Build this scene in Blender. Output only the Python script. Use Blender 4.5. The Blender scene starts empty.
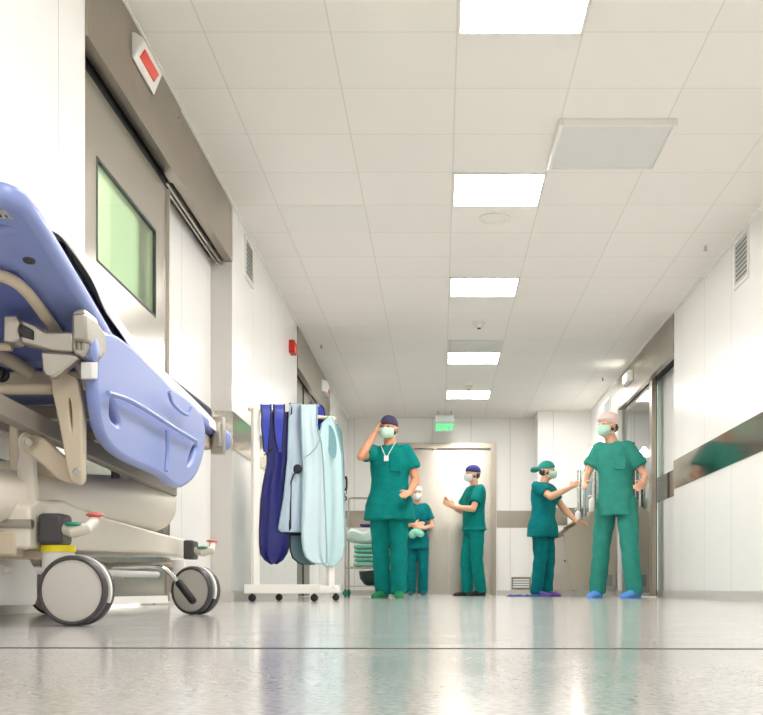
import bpy, bmesh, math, random
from mathutils import Vector, Matrix
random.seed(7)
C = bpy.context.scene.collection
F = 1075.0; VX = 440.0; HY = 590.0; H = 0.08
PI = math.pi

def P(px, py, Y):                       # a spot of the place, read off at depth Y
    return Vector(((px - VX) * Y / F, Y, H + (HY - py) * Y / F))
def PX(px, py, X):                      # the same on the plane x = X
    return P(px, py, X * F / (px - VX))

# ---------------------------------------------------------------- mesh helpers
class MB:
    def __init__(s): s.bm = bmesh.new()
    def faces(s, vs, fs):
        v = [s.bm.verts.new(p) for p in vs]
        for f in fs:
            try: s.bm.faces.new([v[i] for i in f])
            except ValueError: pass
        return s
    def box(s, x0, x1, y0, y1, z0, z1, M=None):
        vs = [Vector((x, y, z)) for z in (z0, z1) for y in (y0, y1) for x in (x0, x1)]
        if M: vs = [M @ v for v in vs]
        return s.faces(vs, [(0, 2, 3, 1), (4, 5, 7, 6), (0, 1, 5, 4), (2, 6, 7, 3), (0, 4, 6, 2), (1, 3, 7, 5)])
    def rings(s, rs, cap=True):
        n = len(rs[0]); vs = [p for r in rs for p in r]; fs = []
        for k in range(len(rs) - 1):
            for i in range(n):
                j = (i + 1) % n
                fs.append((k * n + i, k * n + j, (k + 1) * n + j, (k + 1) * n + i))
        if cap:
            fs.append(tuple(range(n))[::-1]); fs.append(tuple((len(rs) - 1) * n + i for i in range(n)))
        return s.faces(vs, fs)
    def tube(s, pts, r, seg=12, sx=1.0, up=None):
        pts = [Vector(p) for p in pts]; n = len(pts)
        rr = r if isinstance(r, (list, tuple)) else [r] * n
        t0 = (pts[1] - pts[0]).normalized()
        u = Vector(up) if up else (Vector((0, 0, 1)) if abs(t0.z) < .9 else Vector((1, 0, 0)))
        rs = []
        for k in range(n):
            if k == 0: t = t0
            elif k == n - 1: t = (pts[k] - pts[k - 1]).normalized()
            else: t = ((pts[k + 1] - pts[k]).normalized() + (pts[k] - pts[k - 1]).normalized()).normalized()
            u = (u - t * u.dot(t)).normalized(); w = t.cross(u)
            rs.append([pts[k] + (u * math.cos(2 * PI * i / seg) + w * math.sin(2 * PI * i / seg) * sx) * rr[k] for i in range(seg)])
        return s.rings(rs)
    def cyl(s, p0, p1, r0, r1=None, seg=24):
        return s.tube([p0, p1], [r0, r0 if r1 is None else r1], seg)
    def lathe(s, c, axis, prof, seg=40):     # prof: (distance along axis, radius)
        a = Vector(axis).normalized(); u = a.orthogonal().normalized(); w = a.cross(u); c = Vector(c)
        return s.rings([[c + a * d + (u * math.cos(2 * PI * i / seg) + w * math.sin(2 * PI * i / seg)) * r for i in range(seg)] for d, r in prof])
    def prism(s, poly, d):                   # poly of 3D points swept by vector d
        d = Vector(d); poly = [Vector(p) for p in poly]
        return s.rings([poly, [p + d for p in poly]])
    def ell(s, c, r, M=None, seg=20, rows=12):
        c = Vector(c); rs = []
        for k in range(1, rows):
            a = PI * k / rows
            ring = []
            for i in range(seg):
                b = 2 * PI * i / seg
                v = Vector((r[0] * math.sin(a) * math.cos(b), r[1] * math.sin(a) * math.sin(b), -r[2] * math.cos(a)))
                ring.append(c + (M @ v if M else v))
            rs.append(ring)
        return s.rings(rs)
    def caps(s, p0, p1, r0, r1, seg=14):     # a tapered limb with round ends
        p0 = Vector(p0); p1 = Vector(p1); d = (p1 - p0).normalized(); pts = []; rr = []
        for k in range(1, 5):
            a = PI / 2 * k / 4; pts.append(p0 - d * r0 * math.cos(a)); rr.append(r0 * math.sin(a))
        for k in range(0, 4):
            a = PI / 2 * k / 4; pts.append(p1 + d * r1 * math.sin(a)); rr.append(r1 * math.cos(a))
        return s.tube(pts, rr, seg)

def wloc(o):
    v = Vector((0, 0, 0))
    while o: v += o.location; o = o.parent
    return v

def tag(o, label=None, cat=None, group=None, kind=None):
    if label: o['label'] = label
    if cat: o['category'] = cat
    if group: o['group'] = group
    if kind: o['kind'] = kind
    return o

def link_mesh(name, me, mat, parent, bevel=0, smooth=True, seg=2):
    o = bpy.data.objects.new(name, me); C.objects.link(o)
    if mat: me.materials.append(mat)
    if parent:
        me.transform(Matrix.Translation(-wloc(parent))); o.parent = parent
    else:
        xs = [v.co for v in me.vertices]
        c = Vector(((min(v.x for v in xs) + max(v.x for v in xs)) / 2, (min(v.y for v in xs) + max(v.y for v in xs)) / 2, min(v.z for v in xs)))
        me.transform(Matrix.Translation(-c)); o.location = c
    if smooth:
        for p in me.polygons: p.use_smooth = True
        try: me.set_sharp_from_angle(angle=math.radians(38))
        except Exception: pass
    if bevel:
        b = o.modifiers.new('bevel', 'BEVEL'); b.width = bevel; b.segments = seg; b.limit_method = 'ANGLE'; b.angle_limit = math.radians(38)
        b.harden_normals = False
    return o

def obj(name, mb, mat, parent=None, bevel=0, smooth=True, seg=2):
    bm = mb.bm if isinstance(mb, MB) else mb
    bmesh.ops.recalc_face_normals(bm, faces=bm.faces)
    me = bpy.data.meshes.new(name); bm.to_mesh(me); bm.free()
    return link_mesh(name, me, mat, parent, bevel, smooth, seg)

def thing(name, label, cat, loc, group=None):
    o = bpy.data.objects.new(name, None); C.objects.link(o); o.location = loc
    o.empty_display_size = .1
    return tag(o, label, cat, group)

def struct(name, mb, mat, parent=None, bevel=0):
    o = obj(name, mb, mat, parent, bevel, smooth=False)
    if not parent: o['kind'] = 'structure'
    return o

def evaluated(o):
    dg = bpy.context.evaluated_depsgraph_get()
    return bpy.data.meshes.new_from_object(o.evaluated_get(dg))

def remeshed(mb, voxel, smooth=3):
    bm = mb.bm
    bmesh.ops.recalc_face_normals(bm, faces=bm.faces)
    me = bpy.data.meshes.new('t'); bm.to_mesh(me); bm.free()
    o = bpy.data.objects.new('t', me); C.objects.link(o)
    m = o.modifiers.new('r', 'REMESH'); m.mode = 'VOXEL'; m.voxel_size = voxel; m.adaptivity = 0
    if smooth:
        k = o.modifiers.new('s', 'SMOOTH'); k.factor = .5; k.iterations = smooth
    out = evaluated(o)
    bpy.data.objects.remove(o); bpy.data.meshes.remove(me)
    return out

def plate_mesh(outer, holes, t, bevel, M):   # flat plate with cut-outs: 2D outlines, thickness t, rounded edge, placed by matrix M
    cu = bpy.data.curves.new('t', 'CURVE'); cu.dimensions = '2D'; cu.fill_mode = 'BOTH'
    cu.extrude = max(t / 2 - bevel, .0005); cu.bevel_depth = bevel; cu.bevel_resolution = 3
    for ring in [outer] + holes:
        sp = cu.splines.new('POLY'); sp.points.add(len(ring) - 1); sp.use_cyclic_u = True
        for p, q in zip(sp.points, ring): p.co = (q[0], q[1], 0, 1)
    o = bpy.data.objects.new('t', cu); C.objects.link(o)
    me = evaluated(o); bpy.data.objects.remove(o); bpy.data.curves.remove(cu)
    me.transform(M); me.materials.clear()
    return me

def chaikin(pts, n=2, closed=True):
    for _ in range(n):
        out = []
        m = len(pts)
        for i in range(m if closed else m - 1):
            a, b = Vector(pts[i]), Vector(pts[(i + 1) % m])
            out += [a * .75 + b * .25, a * .25 + b * .75]
        if not closed: out = [Vector(pts[0])] + out + [Vector(pts[-1])]
        pts = out
    return pts

# ---------------------------------------------------------------- materials
def lin(c):
    return tuple((x / 255 / 12.92) if x / 255 <= .04045 else ((x / 255 + .055) / 1.055) ** 2.4 for x in c)
def mat(name, col, rough=.5, metal=0, spec=.5, bump=0, bscale=60, var=0, emit=0, coat=0, sheen=0):
    m = bpy.data.materials.new(name); m.use_nodes = True
    N, L = m.node_tree.nodes, m.node_tree.links; b = N['Principled BSDF']
    c = lin(col) + (1,)
    b.inputs['Base Color'].default_value = c; b.inputs['Roughness'].default_value = rough
    b.inputs['Metallic'].default_value = metal; b.inputs['Specular IOR Level'].default_value = spec
    b.inputs['Coat Weight'].default_value = coat
    b.inputs['Sheen Weight'].default_value = sheen
    if emit:
        b.inputs['Emission Color'].default_value = c; b.inputs['Emission Strength'].default_value = emit
    if bump or var:
        tc = N.new('ShaderNodeTexCoord'); no = N.new('ShaderNodeTexNoise'); no.inputs['Scale'].default_value = bscale
        no.inputs['Detail'].default_value = 4
        L.new(tc.outputs['Object'], no.inputs['Vector'])
        if bump:
            bp = N.new('ShaderNodeBump'); bp.inputs['Strength'].default_value = bump; bp.inputs['Distance'].default_value = .01
            L.new(no.outputs['Fac'], bp.inputs['Height']); L.new(bp.outputs['Normal'], b.inputs['Normal'])
        if var:
            r = N.new('ShaderNodeValToRGB')
            r.color_ramp.elements[0].position = .3; r.color_ramp.elements[1].position = .7
            r.color_ramp.elements[0].color = tuple(x * (1 - var) for x in c[:3]) + (1,)
            r.color_ramp.elements[1].color = tuple(min(1, x * (1 + var)) for x in c[:3]) + (1,)
            L.new(no.outputs['Fac'], r.inputs['Fac']); L.new(r.outputs['Color'], b.inputs['Base Color'])
    return m

def grid_mat(name, col, line, axes, rough, w, var=0.0, spec=.5):
    """panelled surface: axes = list of (axis index, start, period); seams are recessed lines in world coordinates"""
    m = bpy.data.materials.new(name); m.use_nodes = True
    N, L = m.node_tree.nodes, m.node_tree.links; b = N['Principled BSDF']
    g = N.new('ShaderNodeNewGeometry'); s = N.new('ShaderNodeSeparateXYZ'); L.new(g.outputs['Position'], s.inputs[0])
    def math_(op, a, bb):
        n = N.new('ShaderNodeMath'); n.operation = op
        for i, v in enumerate((a, bb)):
            if v is None: continue
            if isinstance(v, (int, float)): n.inputs[i].default_value = v
            else: L.new(v, n.inputs[i])
        return n.outputs[0]
    tot = None; cell = None
    for ax, st, per in axes:
        u = math_('DIVIDE', math_('SUBTRACT', s.outputs[ax], st), per)
        fr = math_('FRACT', u, None)
        d = math_('ABSOLUTE', math_('SUBTRACT', fr, .5), None)
        ln = math_('GREATER_THAN', d, .5 - w / per / 2)
        tot = ln if tot is None else math_('MAXIMUM', tot, ln)
        fl = math_('FLOOR', u, None)
        cell = math_('MULTIPLY', fl, 1.37) if cell is None else math_('ADD', cell, math_('MULTIPLY', fl, 7.91))
    mx = N.new('ShaderNodeMix'); mx.data_type = 'RGBA'
    L.new(tot, mx.inputs['Factor'])
    c = lin(col) + (1,)
    mx.inputs[6].default_value = c; mx.inputs[7].default_value = lin(line) + (1,)
    if var:
        wn = N.new('ShaderNodeTexWhiteNoise'); wn.noise_dimensions = '1D'; L.new(cell, wn.inputs['W'])
        hs = N.new('ShaderNodeHueSaturation'); hs.inputs['Color'].default_value = c
        L.new(math_('ADD', math_('MULTIPLY', wn.outputs['Value'], var), 1 - var), hs.inputs['Value'])
        L.new(hs.outputs['Color'], mx.inputs[6])
    L.new(mx.outputs[2], b.inputs['Base Color'])
    bp = N.new('ShaderNodeBump'); bp.invert = True; bp.inputs['Strength'].default_value = .4; bp.inputs['Distance'].default_value = .003
    L.new(tot, bp.inputs['Height']); L.new(bp.outputs['Normal'], b.inputs['Normal'])
    b.inputs['Roughness'].default_value = rough; b.inputs['Specular IOR Level'].default_value = spec
    return m

def glass_mat(name, tint, refl=1.0, through=1.0):
    m = bpy.data.materials.new(name); m.use_nodes = True
    N, L = m.node_tree.nodes, m.node_tree.links; N.remove(N['Principled BSDF'])
    t = N.new('ShaderNodeBsdfTransparent'); t.inputs[0].default_value = lin(tint) + (1,)
    gl = N.new('ShaderNodeBsdfGlossy'); gl.inputs['Roughness'].default_value = .02; gl.inputs[0].default_value = (1, 1, 1, 1)
    fr = N.new('ShaderNodeFresnel'); fr.inputs[0].default_value = 1.5
    mu = N.new('ShaderNodeMath'); mu.operation = 'MULTIPLY'; mu.inputs[1].default_value = refl; L.new(fr.outputs[0], mu.inputs[0])
    mx = N.new('ShaderNodeMixShader'); L.new(mu.outputs[0], mx.inputs[0]); L.new(t.outputs[0], mx.inputs[1]); L.new(gl.outputs[0], mx.inputs[2])
    L.new(mx.outputs[0], N['Material Output'].inputs[0])
    return m

def steel_mat(name, col, rough, axis=2, streak=.25):
    """brushed steel: fine streaks along the other axes"""
    m = mat(name, col, rough, 1)
    N, L = m.node_tree.nodes, m.node_tree.links; b = N['Principled BSDF']
    g = N.new('ShaderNodeNewGeometry'); mp = N.new('ShaderNodeMapping')
    sc = [400, 400, 400]; sc[axis] = 3; mp.inputs['Scale'].default_value = sc
    no = N.new('ShaderNodeTexNoise'); no.inputs['Scale'].default_value = 1; no.inputs['Detail'].default_value = 2
    L.new(g.outputs['Position'], mp.inputs['Vector']); L.new(mp.outputs[0], no.inputs['Vector'])
    mr = N.new('ShaderNodeMapRange'); mr.inputs['To Min'].default_value = rough * (1 - streak); mr.inputs['To Max'].default_value = rough * (1 + streak)
    L.new(no.outputs['Fac'], mr.inputs['Value']); L.new(mr.outputs[0], b.inputs['Roughness'])
    return m

M = {}
M['wall'] = grid_mat('white wall panel', (243, 242, 239), (206, 203, 198), [(1, 4.03, .84)], .22, .008, .012)
M['wall_plain'] = mat('white wall', (243, 242, 239), .3)
M['back_wall'] = grid_mat('white back wall panel', (238, 236, 231), (200, 198, 192), [(0, -.12, .6)], .3, .008)
M['ceiling'] = grid_mat('ceiling tile', (242, 238, 233), (224, 219, 212), [(0, .08, .60), (1, 5.105, .5725)], .8, .007, .02, .2)
M['steel'] = steel_mat('brushed steel cladding', (166, 157, 144), .30, 2)
M['door_steel'] = steel_mat('brushed steel door', (184, 178, 167), .22, 2)
M['band'] = steel_mat('polished steel band', (150, 145, 136), .12, 1)
M['shaded_frame'] = mat('shaded grey frame', (134, 127, 116), .5)  # shade under the stretcher is put into this darker frame colour
M['alu'] = mat('cast aluminium', (188, 183, 173), .32, .9, bump=.05, bscale=200)
M['chrome'] = mat('chrome', (225, 225, 222), .1, 1)
M['black'] = mat('black rubber', (22, 22, 24), .5)
M['gap'] = mat('black gap and seal', (8, 8, 8), .7)
M['white_plastic'] = mat('white plastic', (236, 234, 228), .35)
M['cream_plastic'] = mat('cream plastic', (226, 219, 205), .4)
M['tan'] = mat('beige powder coat', (206, 192, 168), .38)
M['grey_plastic'] = mat('dark grey plastic', (72, 70, 72), .45)
M['yellow'] = mat('yellow band', (245, 228, 20), .4)
M['red_plastic'] = mat('red lens', (232, 60, 30), .25)
M['red_box'] = mat('red call point', (196, 44, 28), .35)
M['pedal_red'] = mat('red pedal pad', (222, 110, 96), .4)
M['pedal_green'] = mat('green pedal pad', (20, 140, 112), .4)
M['lilac'] = mat('lilac blue plastic', (136, 152, 207), .34, spec=.5)
M['lilac_deep'] = mat('blue platform plastic', (108, 122, 186), .4)
M['navy'] = mat('navy vinyl', (22, 22, 48), .65, spec=.3)
M['sheet'] = mat('white cotton', (242, 240, 235), .85, bump=.25, bscale=25)
M['disc'] = mat('pale grey wheel disc', (205, 201, 192), .4)
M['light'] = mat('lit diffuser', (255, 252, 250), .5, emit=17.0)
M['lamp'] = mat('lit lamp', (255, 250, 240), .5, emit=6.0)
M['exit'] = mat('lit green letters', (10, 235, 110), .5, emit=.55)
M['grille'] = mat('grey grille', (222, 222, 220), .5)
M['slat'] = mat('pale louvre slat', (214, 214, 210), .45)
M['dark_grey'] = mat('louvre shadow gap', (138, 144, 142), .6)
M['base'] = mat('grey coved skirting', (198, 195, 188), .3, var=.04, bscale=30)
M['sign_face'] = mat('pale sign face', (160, 200, 176), .4)
M['glass'] = glass_mat('clear door glass', (222, 240, 232), 1.15)
M['green_glass'] = glass_mat('green tinted glass', (220, 235, 216), .8)
M['green_room'] = mat('pale green room wall', (236, 240, 232), .6)
M['skin'] = mat('skin', (224, 170, 138), .5, var=.05, bscale=20)
M['skin_tan'] = mat('warm skin', (214, 152, 116), .5, var=.05, bscale=20)
M['scrub'] = mat('teal scrub cotton', (0, 122, 116), .9, bump=.5, bscale=14, var=.12, spec=.2)
M['scrub_dark'] = mat('deep teal scrub cotton', (0, 110, 114), .9, bump=.5, bscale=14, var=.12, spec=.2)
M['scrub_jade'] = mat('jade scrub cotton', (52, 138, 124), .9, bump=.5, bscale=14, var=.1, spec=.2)
M['cap_blue'] = mat('dark blue cap', (52, 52, 120), .8, bump=.2)
M['cap_teal'] = mat('teal cap', (30, 136, 128), .8, bump=.2)
M['cap_pink'] = mat('pale pink bouffant cap', (232, 208, 202), .8, bump=.3)
M['cap_night'] = mat('night blue cap', (58, 52, 84), .8, bump=.2)
M['mask'] = mat('pale green mask', (190, 226, 206), .8, bump=.2)
M['mask_white'] = mat('white mask', (226, 232, 226), .8, bump=.2)
M['hair'] = mat('brown hair', (70, 48, 36), .6, bump=.4, bscale=120)
M['eye'] = mat('eye', (40, 32, 30), .2)
M['shoe_green'] = mat('green overshoe', (0, 122, 72), .7, bump=.4)
M['shoe_blue'] = mat('blue overshoe', (84, 150, 226), .7, bump=.4, bscale=30)
M['shoe_black'] = mat('black shoe', (30, 28, 32), .4)
M['shoe_purple'] = mat('purple clog', (96, 64, 150), .5)
M['shoe_teal'] = mat('teal clog', (0, 84, 92), .5)
M['blue_cloth'] = mat('dark blue cloth', (30, 62, 122), .8, bump=.4)
M['apron_navy'] = mat('navy apron vinyl', (20, 24, 104), .42, bump=.25, bscale=12, var=.12)
M['apron_royal'] = mat('royal blue strap', (36, 56, 168), .5)
M['apron_grey'] = mat('grey blue apron vinyl', (178, 196, 212), .5, bump=.2, bscale=14)
M['apron_teal'] = mat('slate teal apron vinyl', (104, 134, 138), .5, bump=.2, bscale=14)
M['apron_aqua'] = mat('pale aqua apron vinyl', (198, 220, 226), .5, bump=.25, bscale=14)
M['apron_mint'] = mat('pale mint apron vinyl', (190, 220, 222), .5, bump=.25, bscale=14)
M['lining'] = mat('teal apron lining', (126, 172, 180), .6)
M['trim_dark'] = mat('dark piping', (26, 28, 44), .6)
M['trim_pale'] = mat('pale piping', (160, 186, 196), .6)
M['towel_mint'] = mat('pale mint cloth', (216, 238, 229), .9, bump=.5, bscale=20)
M['towel_green'] = mat('green surgical cloth', (92, 190, 160), .9, bump=.5, bscale=24)
M['towel_jade'] = mat('light jade cloth', (140, 212, 188), .9, bump=.5, bscale=24)
M['bag'] = mat('dark green bag', (30, 62, 58), .4, bump=.4, bscale=10)
M['rack'] = mat('white painted rack', (240, 238, 232), .35)
M['ink'] = mat('dark print', (60, 60, 66), .6)
M['sink'] = steel_mat('brushed sink steel', (190, 180, 164), .32, 0)
M['panel_teal'] = mat('teal grey splash panel', (92, 122, 118), .25)
M['wood'] = mat('pale beige rail', (222, 200, 168), .4)

# floor: polished speckled vinyl
def floor_mat():
    m = mat('polished floor', (196, 192, 184), .16, spec=.55)
    N, L = m.node_tree.nodes, m.node_tree.links; b = N['Principled BSDF']
    g = N.new('ShaderNodeNewGeometry')
    n1 = N.new('ShaderNodeTexNoise'); n1.inputs['Scale'].default_value = 140; n1.inputs['Detail'].default_value = 3
    n2 = N.new('ShaderNodeTexNoise'); n2.inputs['Scale'].default_value = 5; n2.inputs['Detail'].default_value = 3
    for n in (n1, n2): L.new(g.outputs['Position'], n.inputs['Vector'])
    r = N.new('ShaderNodeValToRGB'); r.color_ramp.elements[0].position = .35; r.color_ramp.elements[1].position = .65
    r.color_ramp.elements[0].color = lin((170, 168, 164)) + (1,); r.color_ramp.elements[1].color = lin((198, 196, 192)) + (1,)
    L.new(n1.outputs['Fac'], r.inputs['Fac']); L.new(r.outputs['Color'], b.inputs['Base Color'])
    mr = N.new('ShaderNodeMapRange'); mr.inputs['To Min'].default_value = .10; mr.inputs['To Max'].default_value = .18
    L.new(n2.outputs['Fac'], mr.inputs['Value']); L.new(mr.outputs[0], b.inputs['Roughness'])
    bp = N.new('ShaderNodeBump'); bp.inputs['Strength'].default_value = .02; bp.inputs['Distance'].default_value = .002
    L.new(n1.outputs['Fac'], bp.inputs['Height']); L.new(bp.outputs['Normal'], b.inputs['Normal'])
    return m
M['floor'] = floor_mat()
# ================================================================ the room
XL, XR, CZ, YB, YR = -1.43, 2.23, 2.73, 16.56, -5.0
RL, RR = -1.575, 2.39                       # back of the door recesses
D1a, D1b = 4.33, 7.39                       # first sliding door on the left
D2a, D2b = 10.75, 13.97                     # second one
D3a, D3b = 10.24, 13.47                     # the one on the right
HZ = HZ0 = 2.335
struct('floor', MB().box(-6.2, 6.2, YR - .1, YB + .3, -.1, 0), M['floor'])
struct('ceiling', MB().box(-6.2, 6.2, YR - .1, YB + .3, CZ, CZ + .1), M['ceiling'])
w = MB()
w.box(-1.72, XL, YR, D1a, 0, CZ)
w.box(-1.72, RL, 5.62, D1b, 0, CZ); w.box(-1.72, RL, D1a, 5.62, HZ, CZ)
w.box(-1.72, XL, D1b, D2a, 0, CZ); w.box(-1.72, RL, D2a, D2b, 0, CZ); w.box(-1.72, XL, D2b, YB, 0, CZ)
struct('wall_left', w, M['wall'])
w = MB()
w.box(XR, 2.6, YR, D3a, 0, CZ); w.box(RR, 2.6, D3a, 11.8, 0, CZ); w.box(RR, 2.6, 11.8, 13.3, HZ, CZ)
w.box(RR, 2.6, 13.3, D3b, 0, CZ); w.box(XR, 2.6, D3b, YB, 0, CZ)
struct('wall_right', w, M['wall'])
w = MB(); w.box(-1.8, -.66, YB, YB + .2, 0, CZ); w.box(-.66, .83, YB, YB + .2, 2.33, CZ); w.box(.83, 2.6, YB, YB + .2, 0, CZ)
w.box(1.45, 2.6, 15.95, YB, 0, CZ)
struct('wall_back', w, M['back_wall'])
struct('wall_rear', MB().box(-1.8, 2.6, YR - .1, YR, 0, CZ), M['wall_plain'])
# rooms glimpsed through the glass
w = MB(); w.box(-5.6, -5.5, 2.5, 9, 0, CZ); w.box(-5.6, -1.72, 2.4, 2.5, 0, CZ); w.box(-5.6, -1.72, 9, 9.1, 0, CZ)
w.box(-5.5, -5.1, 8.2, 9, 0, CZ); w.box(-2.28, -2.22, 8.0, 8.06, 0, CZ)
struct('wall_side_room', w, M['green_room'])
w = MB(); w.box(5.6, 5.7, 10, 16.4, 0, CZ); w.box(2.6, 5.7, 9.9, 10, 0, CZ); w.box(2.6, 5.7, 16.3, 16.4, 0, CZ)
struct('wall_theatre_room', w, M['wall_plain'])

# skirting, steel bands
bh = .075
def strip(mb, z0, z1, t):
    mb.box(XL, XL + t, YR, D1a, z0, z1)
    mb.box(XL, XL + t, D1b, D2a, z0, z1); mb.box(XL, XL + t, D2b, YB, z0, z1)
    mb.box(RL, XL, D1b - t, D1b, z0, z1); mb.box(RL, RL + t, 5.9, D1b - t, z0, z1)
    return mb
struct('baseboard_left', strip(MB(), 0, bh, .012), M['base'])
def strip_r(mb, z0, z1, t):
    mb.box(XR - t, XR, YR, D3a, z0, z1); mb.box(RR - t, RR, D3a, 11.8, z0, z1); mb.box(XR - t, XR, D3b, 15.95, z0, z1)
    mb.box(XR, RR, D3b - t, D3b, z0, z1)
    return mb
struct('baseboard_right', strip_r(MB(), 0, bh, .012), M['base'])
b = MB(); b.box(XL, -.7, YB - .012, YB, 0, bh); b.box(.87, 1.45, YB - .012, YB, 0, bh); b.box(1.45 - .012, 1.45, 15.94, YB, 0, bh); b.box(1.438, XR, 15.938, 15.95, 0, bh)
struct('baseboard_back', b, M['base'])
b = MB(); strip(b, 1.05, 1.31, .006); struct('trim_1', b, M['band'])
b = MB(); strip_r(b, 1.04, 1.31, .006); struct('trim_2', b, M['band'])
b = MB(); b.box(XL, -.7, YB - .006, YB, 1.04, 1.30); b.box(.87, 1.45, YB - .006, YB, 1.04, 1.30); b.box(1.444, 1.45, 15.944, YB, 1.04, 1.30); b.box(1.444, XR, 15.944, 15.95, 1.04, 1.30)
struct('trim_3', b, M['steel'])
# expansion joint across the floor
struct('trim_4', MB().faces([Vector(v) for v in ((-1.43, 1.50, .0006), (2.2, 1.40, .0006), (2.2, 1.414, .0006), (-1.43, 1.514, .0006), (-1.43, 1.50, 0), (2.2, 1.40, 0), (2.2, 1.414, 0), (-1.43, 1.514, 0))],
       [(0, 1, 2, 3), (0, 4, 5, 1), (1, 5, 6, 2), (2, 6, 7, 3), (3, 7, 4, 0)]), M['gap'])
# shadow bead between ceiling and walls
b = MB(); b.box(XL, XL + .02, YR, YB, CZ - .012, CZ); b.box(XR - .02, XR, YR, YB, CZ - .012, CZ); struct('trim_5', b, M['wall_plain'])

# --------------------------------------------------------------- sliding doors
def header(par, x_wall, sx, ya, yb, seam, lampless=False):
    """steel housing over a sliding door: a cover in two lengths, open underneath; sx points into the corridor"""
    for k, (a, c) in enumerate(((ya, seam - .004), (seam + .004, yb))):
        HZ = HZ0 - (.022 if k == 0 and sx > 0 else 0); t = (.010 if k == 0 else .004) * sx
        m = MB(); m.box(min(x_wall, x_wall + t), max(x_wall, x_wall + t), a, c, HZ, CZ - .015)
        m.box(min(x_wall, x_wall - .05 * sx), max(x_wall, x_wall - .05 * sx), a, c, HZ, HZ + .004)
        for y in (a + .06, c - .06):
            m.cyl((x_wall + t, y, HZ + .33), (x_wall + t * 1.6, y, HZ + .33), .006, seg=8)
        obj('housing_cover', m, M['steel'], par)
    HZ = HZ0; m = MB(); m.box(min(x_wall - .06 * sx, x_wall - .145 * sx), max(x_wall - .06 * sx, x_wall - .145 * sx), ya + .01, yb - .01, HZ + .02, CZ - .02)
    obj('track_beam', m, M['gap'], par)
    for d in (.065, .09):
        m = MB(); m.box(min(x_wall - d * sx, x_wall - (d + .012) * sx), max(x_wall - d * sx, x_wall - (d + .012) * sx), seam, yb - .01, HZ - .025, HZ + .03)
        obj('track_rail', m, M['alu'], par)

d1 = bpy.data.objects.new('door_1', None); C.objects.link(d1); d1.location = (-1.5, 5.05, 0); d1['kind'] = 'structure'
header(d1, XL, 1, D1a, D1b, 5.9)
XF = -1.485; wy0, wy1, wz0, wz1 = 4.655, 5.615, 1.505, 1.955
m = MB()
for a in ((4.2, wy0, .03, HZ - .075), (wy1, 5.86, .03, HZ - .075), (wy0, wy1, .03, wz0), (wy0, wy1, wz1, HZ - .075)):
    m.box(XF - .045, XF, *a)
bmesh.ops.remove_doubles(m.bm, verts=m.bm.verts, dist=1e-5)
leaf = obj('door_leaf', m, M['door_steel'], d1, smooth=False)
m = MB()
for a in ((wy0 - .004, wy0 + .008, wz0 - .004, wz1 + .004), (wy1 - .008, wy1 + .004, wz0 - .004, wz1 + .004), (wy0 + .008, wy1 - .008, wz0 - .004, wz0 + .008), (wy0 + .008, wy1 - .008, wz1 - .008, wz1 + .004)):
    m.box(XF - .016, XF + .002, *a)
g = MB().box(XF - .04, XF - .012, 4.35, 5.86, HZ - .075, HZ + .02); obj('top_gap_shade', g, M['gap'], leaf, smooth=False)  # black box paints the shade of the gap above the leaf
obj('window_gasket', m, M['black'], leaf, smooth=False)
obj('window_glass', MB().box(XF - .012, XF - .006, wy0 + .004, wy1 - .004, wz0 + .004, wz1 - .004), M['green_glass'], leaf, smooth=False)
m = MB(); m.box(XF - .002, XF + .014, 5.842, 5.862, .02, HZ - .075); obj('edge_strip', m, M['alu'], leaf, smooth=False)
m = MB(); m.box(XF - .05, XF + .006, 4.2, 5.86, .012, .05); obj('bottom_seal', m, M['white_plastic'], leaf, smooth=False)

d2 = bpy.data.objects.new('door_2', None); C.objects.link(d2); d2.location = (-1.5, 11.5, 0); d2['kind'] = 'structure'
header(d2, XL, 1, D2a, D2b, 12.3)
leaf = obj('door_leaf', MB().box(-1.54, -1.495, 10.78, 12.32, .012, HZ - .03), M['door_steel'], d2, smooth=False)
obj('edge_strip', MB().box(-1.496, -1.488, 11.73, 11.75, .012, HZ - .03), M['gap'], leaf, smooth=False)

d3 = bpy.data.objects.new('door_3', None); C.objects.link(d3); d3.location = (2.3, 12.4, 0); d3['kind'] = 'structure'
header(d3, XR, -1, D3a, D3b, 11.85)
XG = 2.29
obj('door_glass', MB().box(XG - .006, XG + .006, 11.63, 13.38, .02, HZ - .02), M['glass'], d3, smooth=False)
obj('door_stile', MB().box(XG - .025, XG + .025, 11.5, 11.63, .012, HZ - .0), M['steel'], d3, smooth=False, bevel=.003)
obj('edge_seal', MB().box(XG + .025, XG + .032, 11.5, 11.56, .012, HZ), M['gap'], d3, smooth=False)
obj('far_stile', MB().box(XG - .02, XG + .02, 13.38, 13.42, .012, HZ), M['alu'], d3, smooth=False)
obj('bottom_rail', MB().box(XG - .018, XG + .018, 11.63, 13.38, .01, .05), M['alu'], d3, smooth=False)

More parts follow.
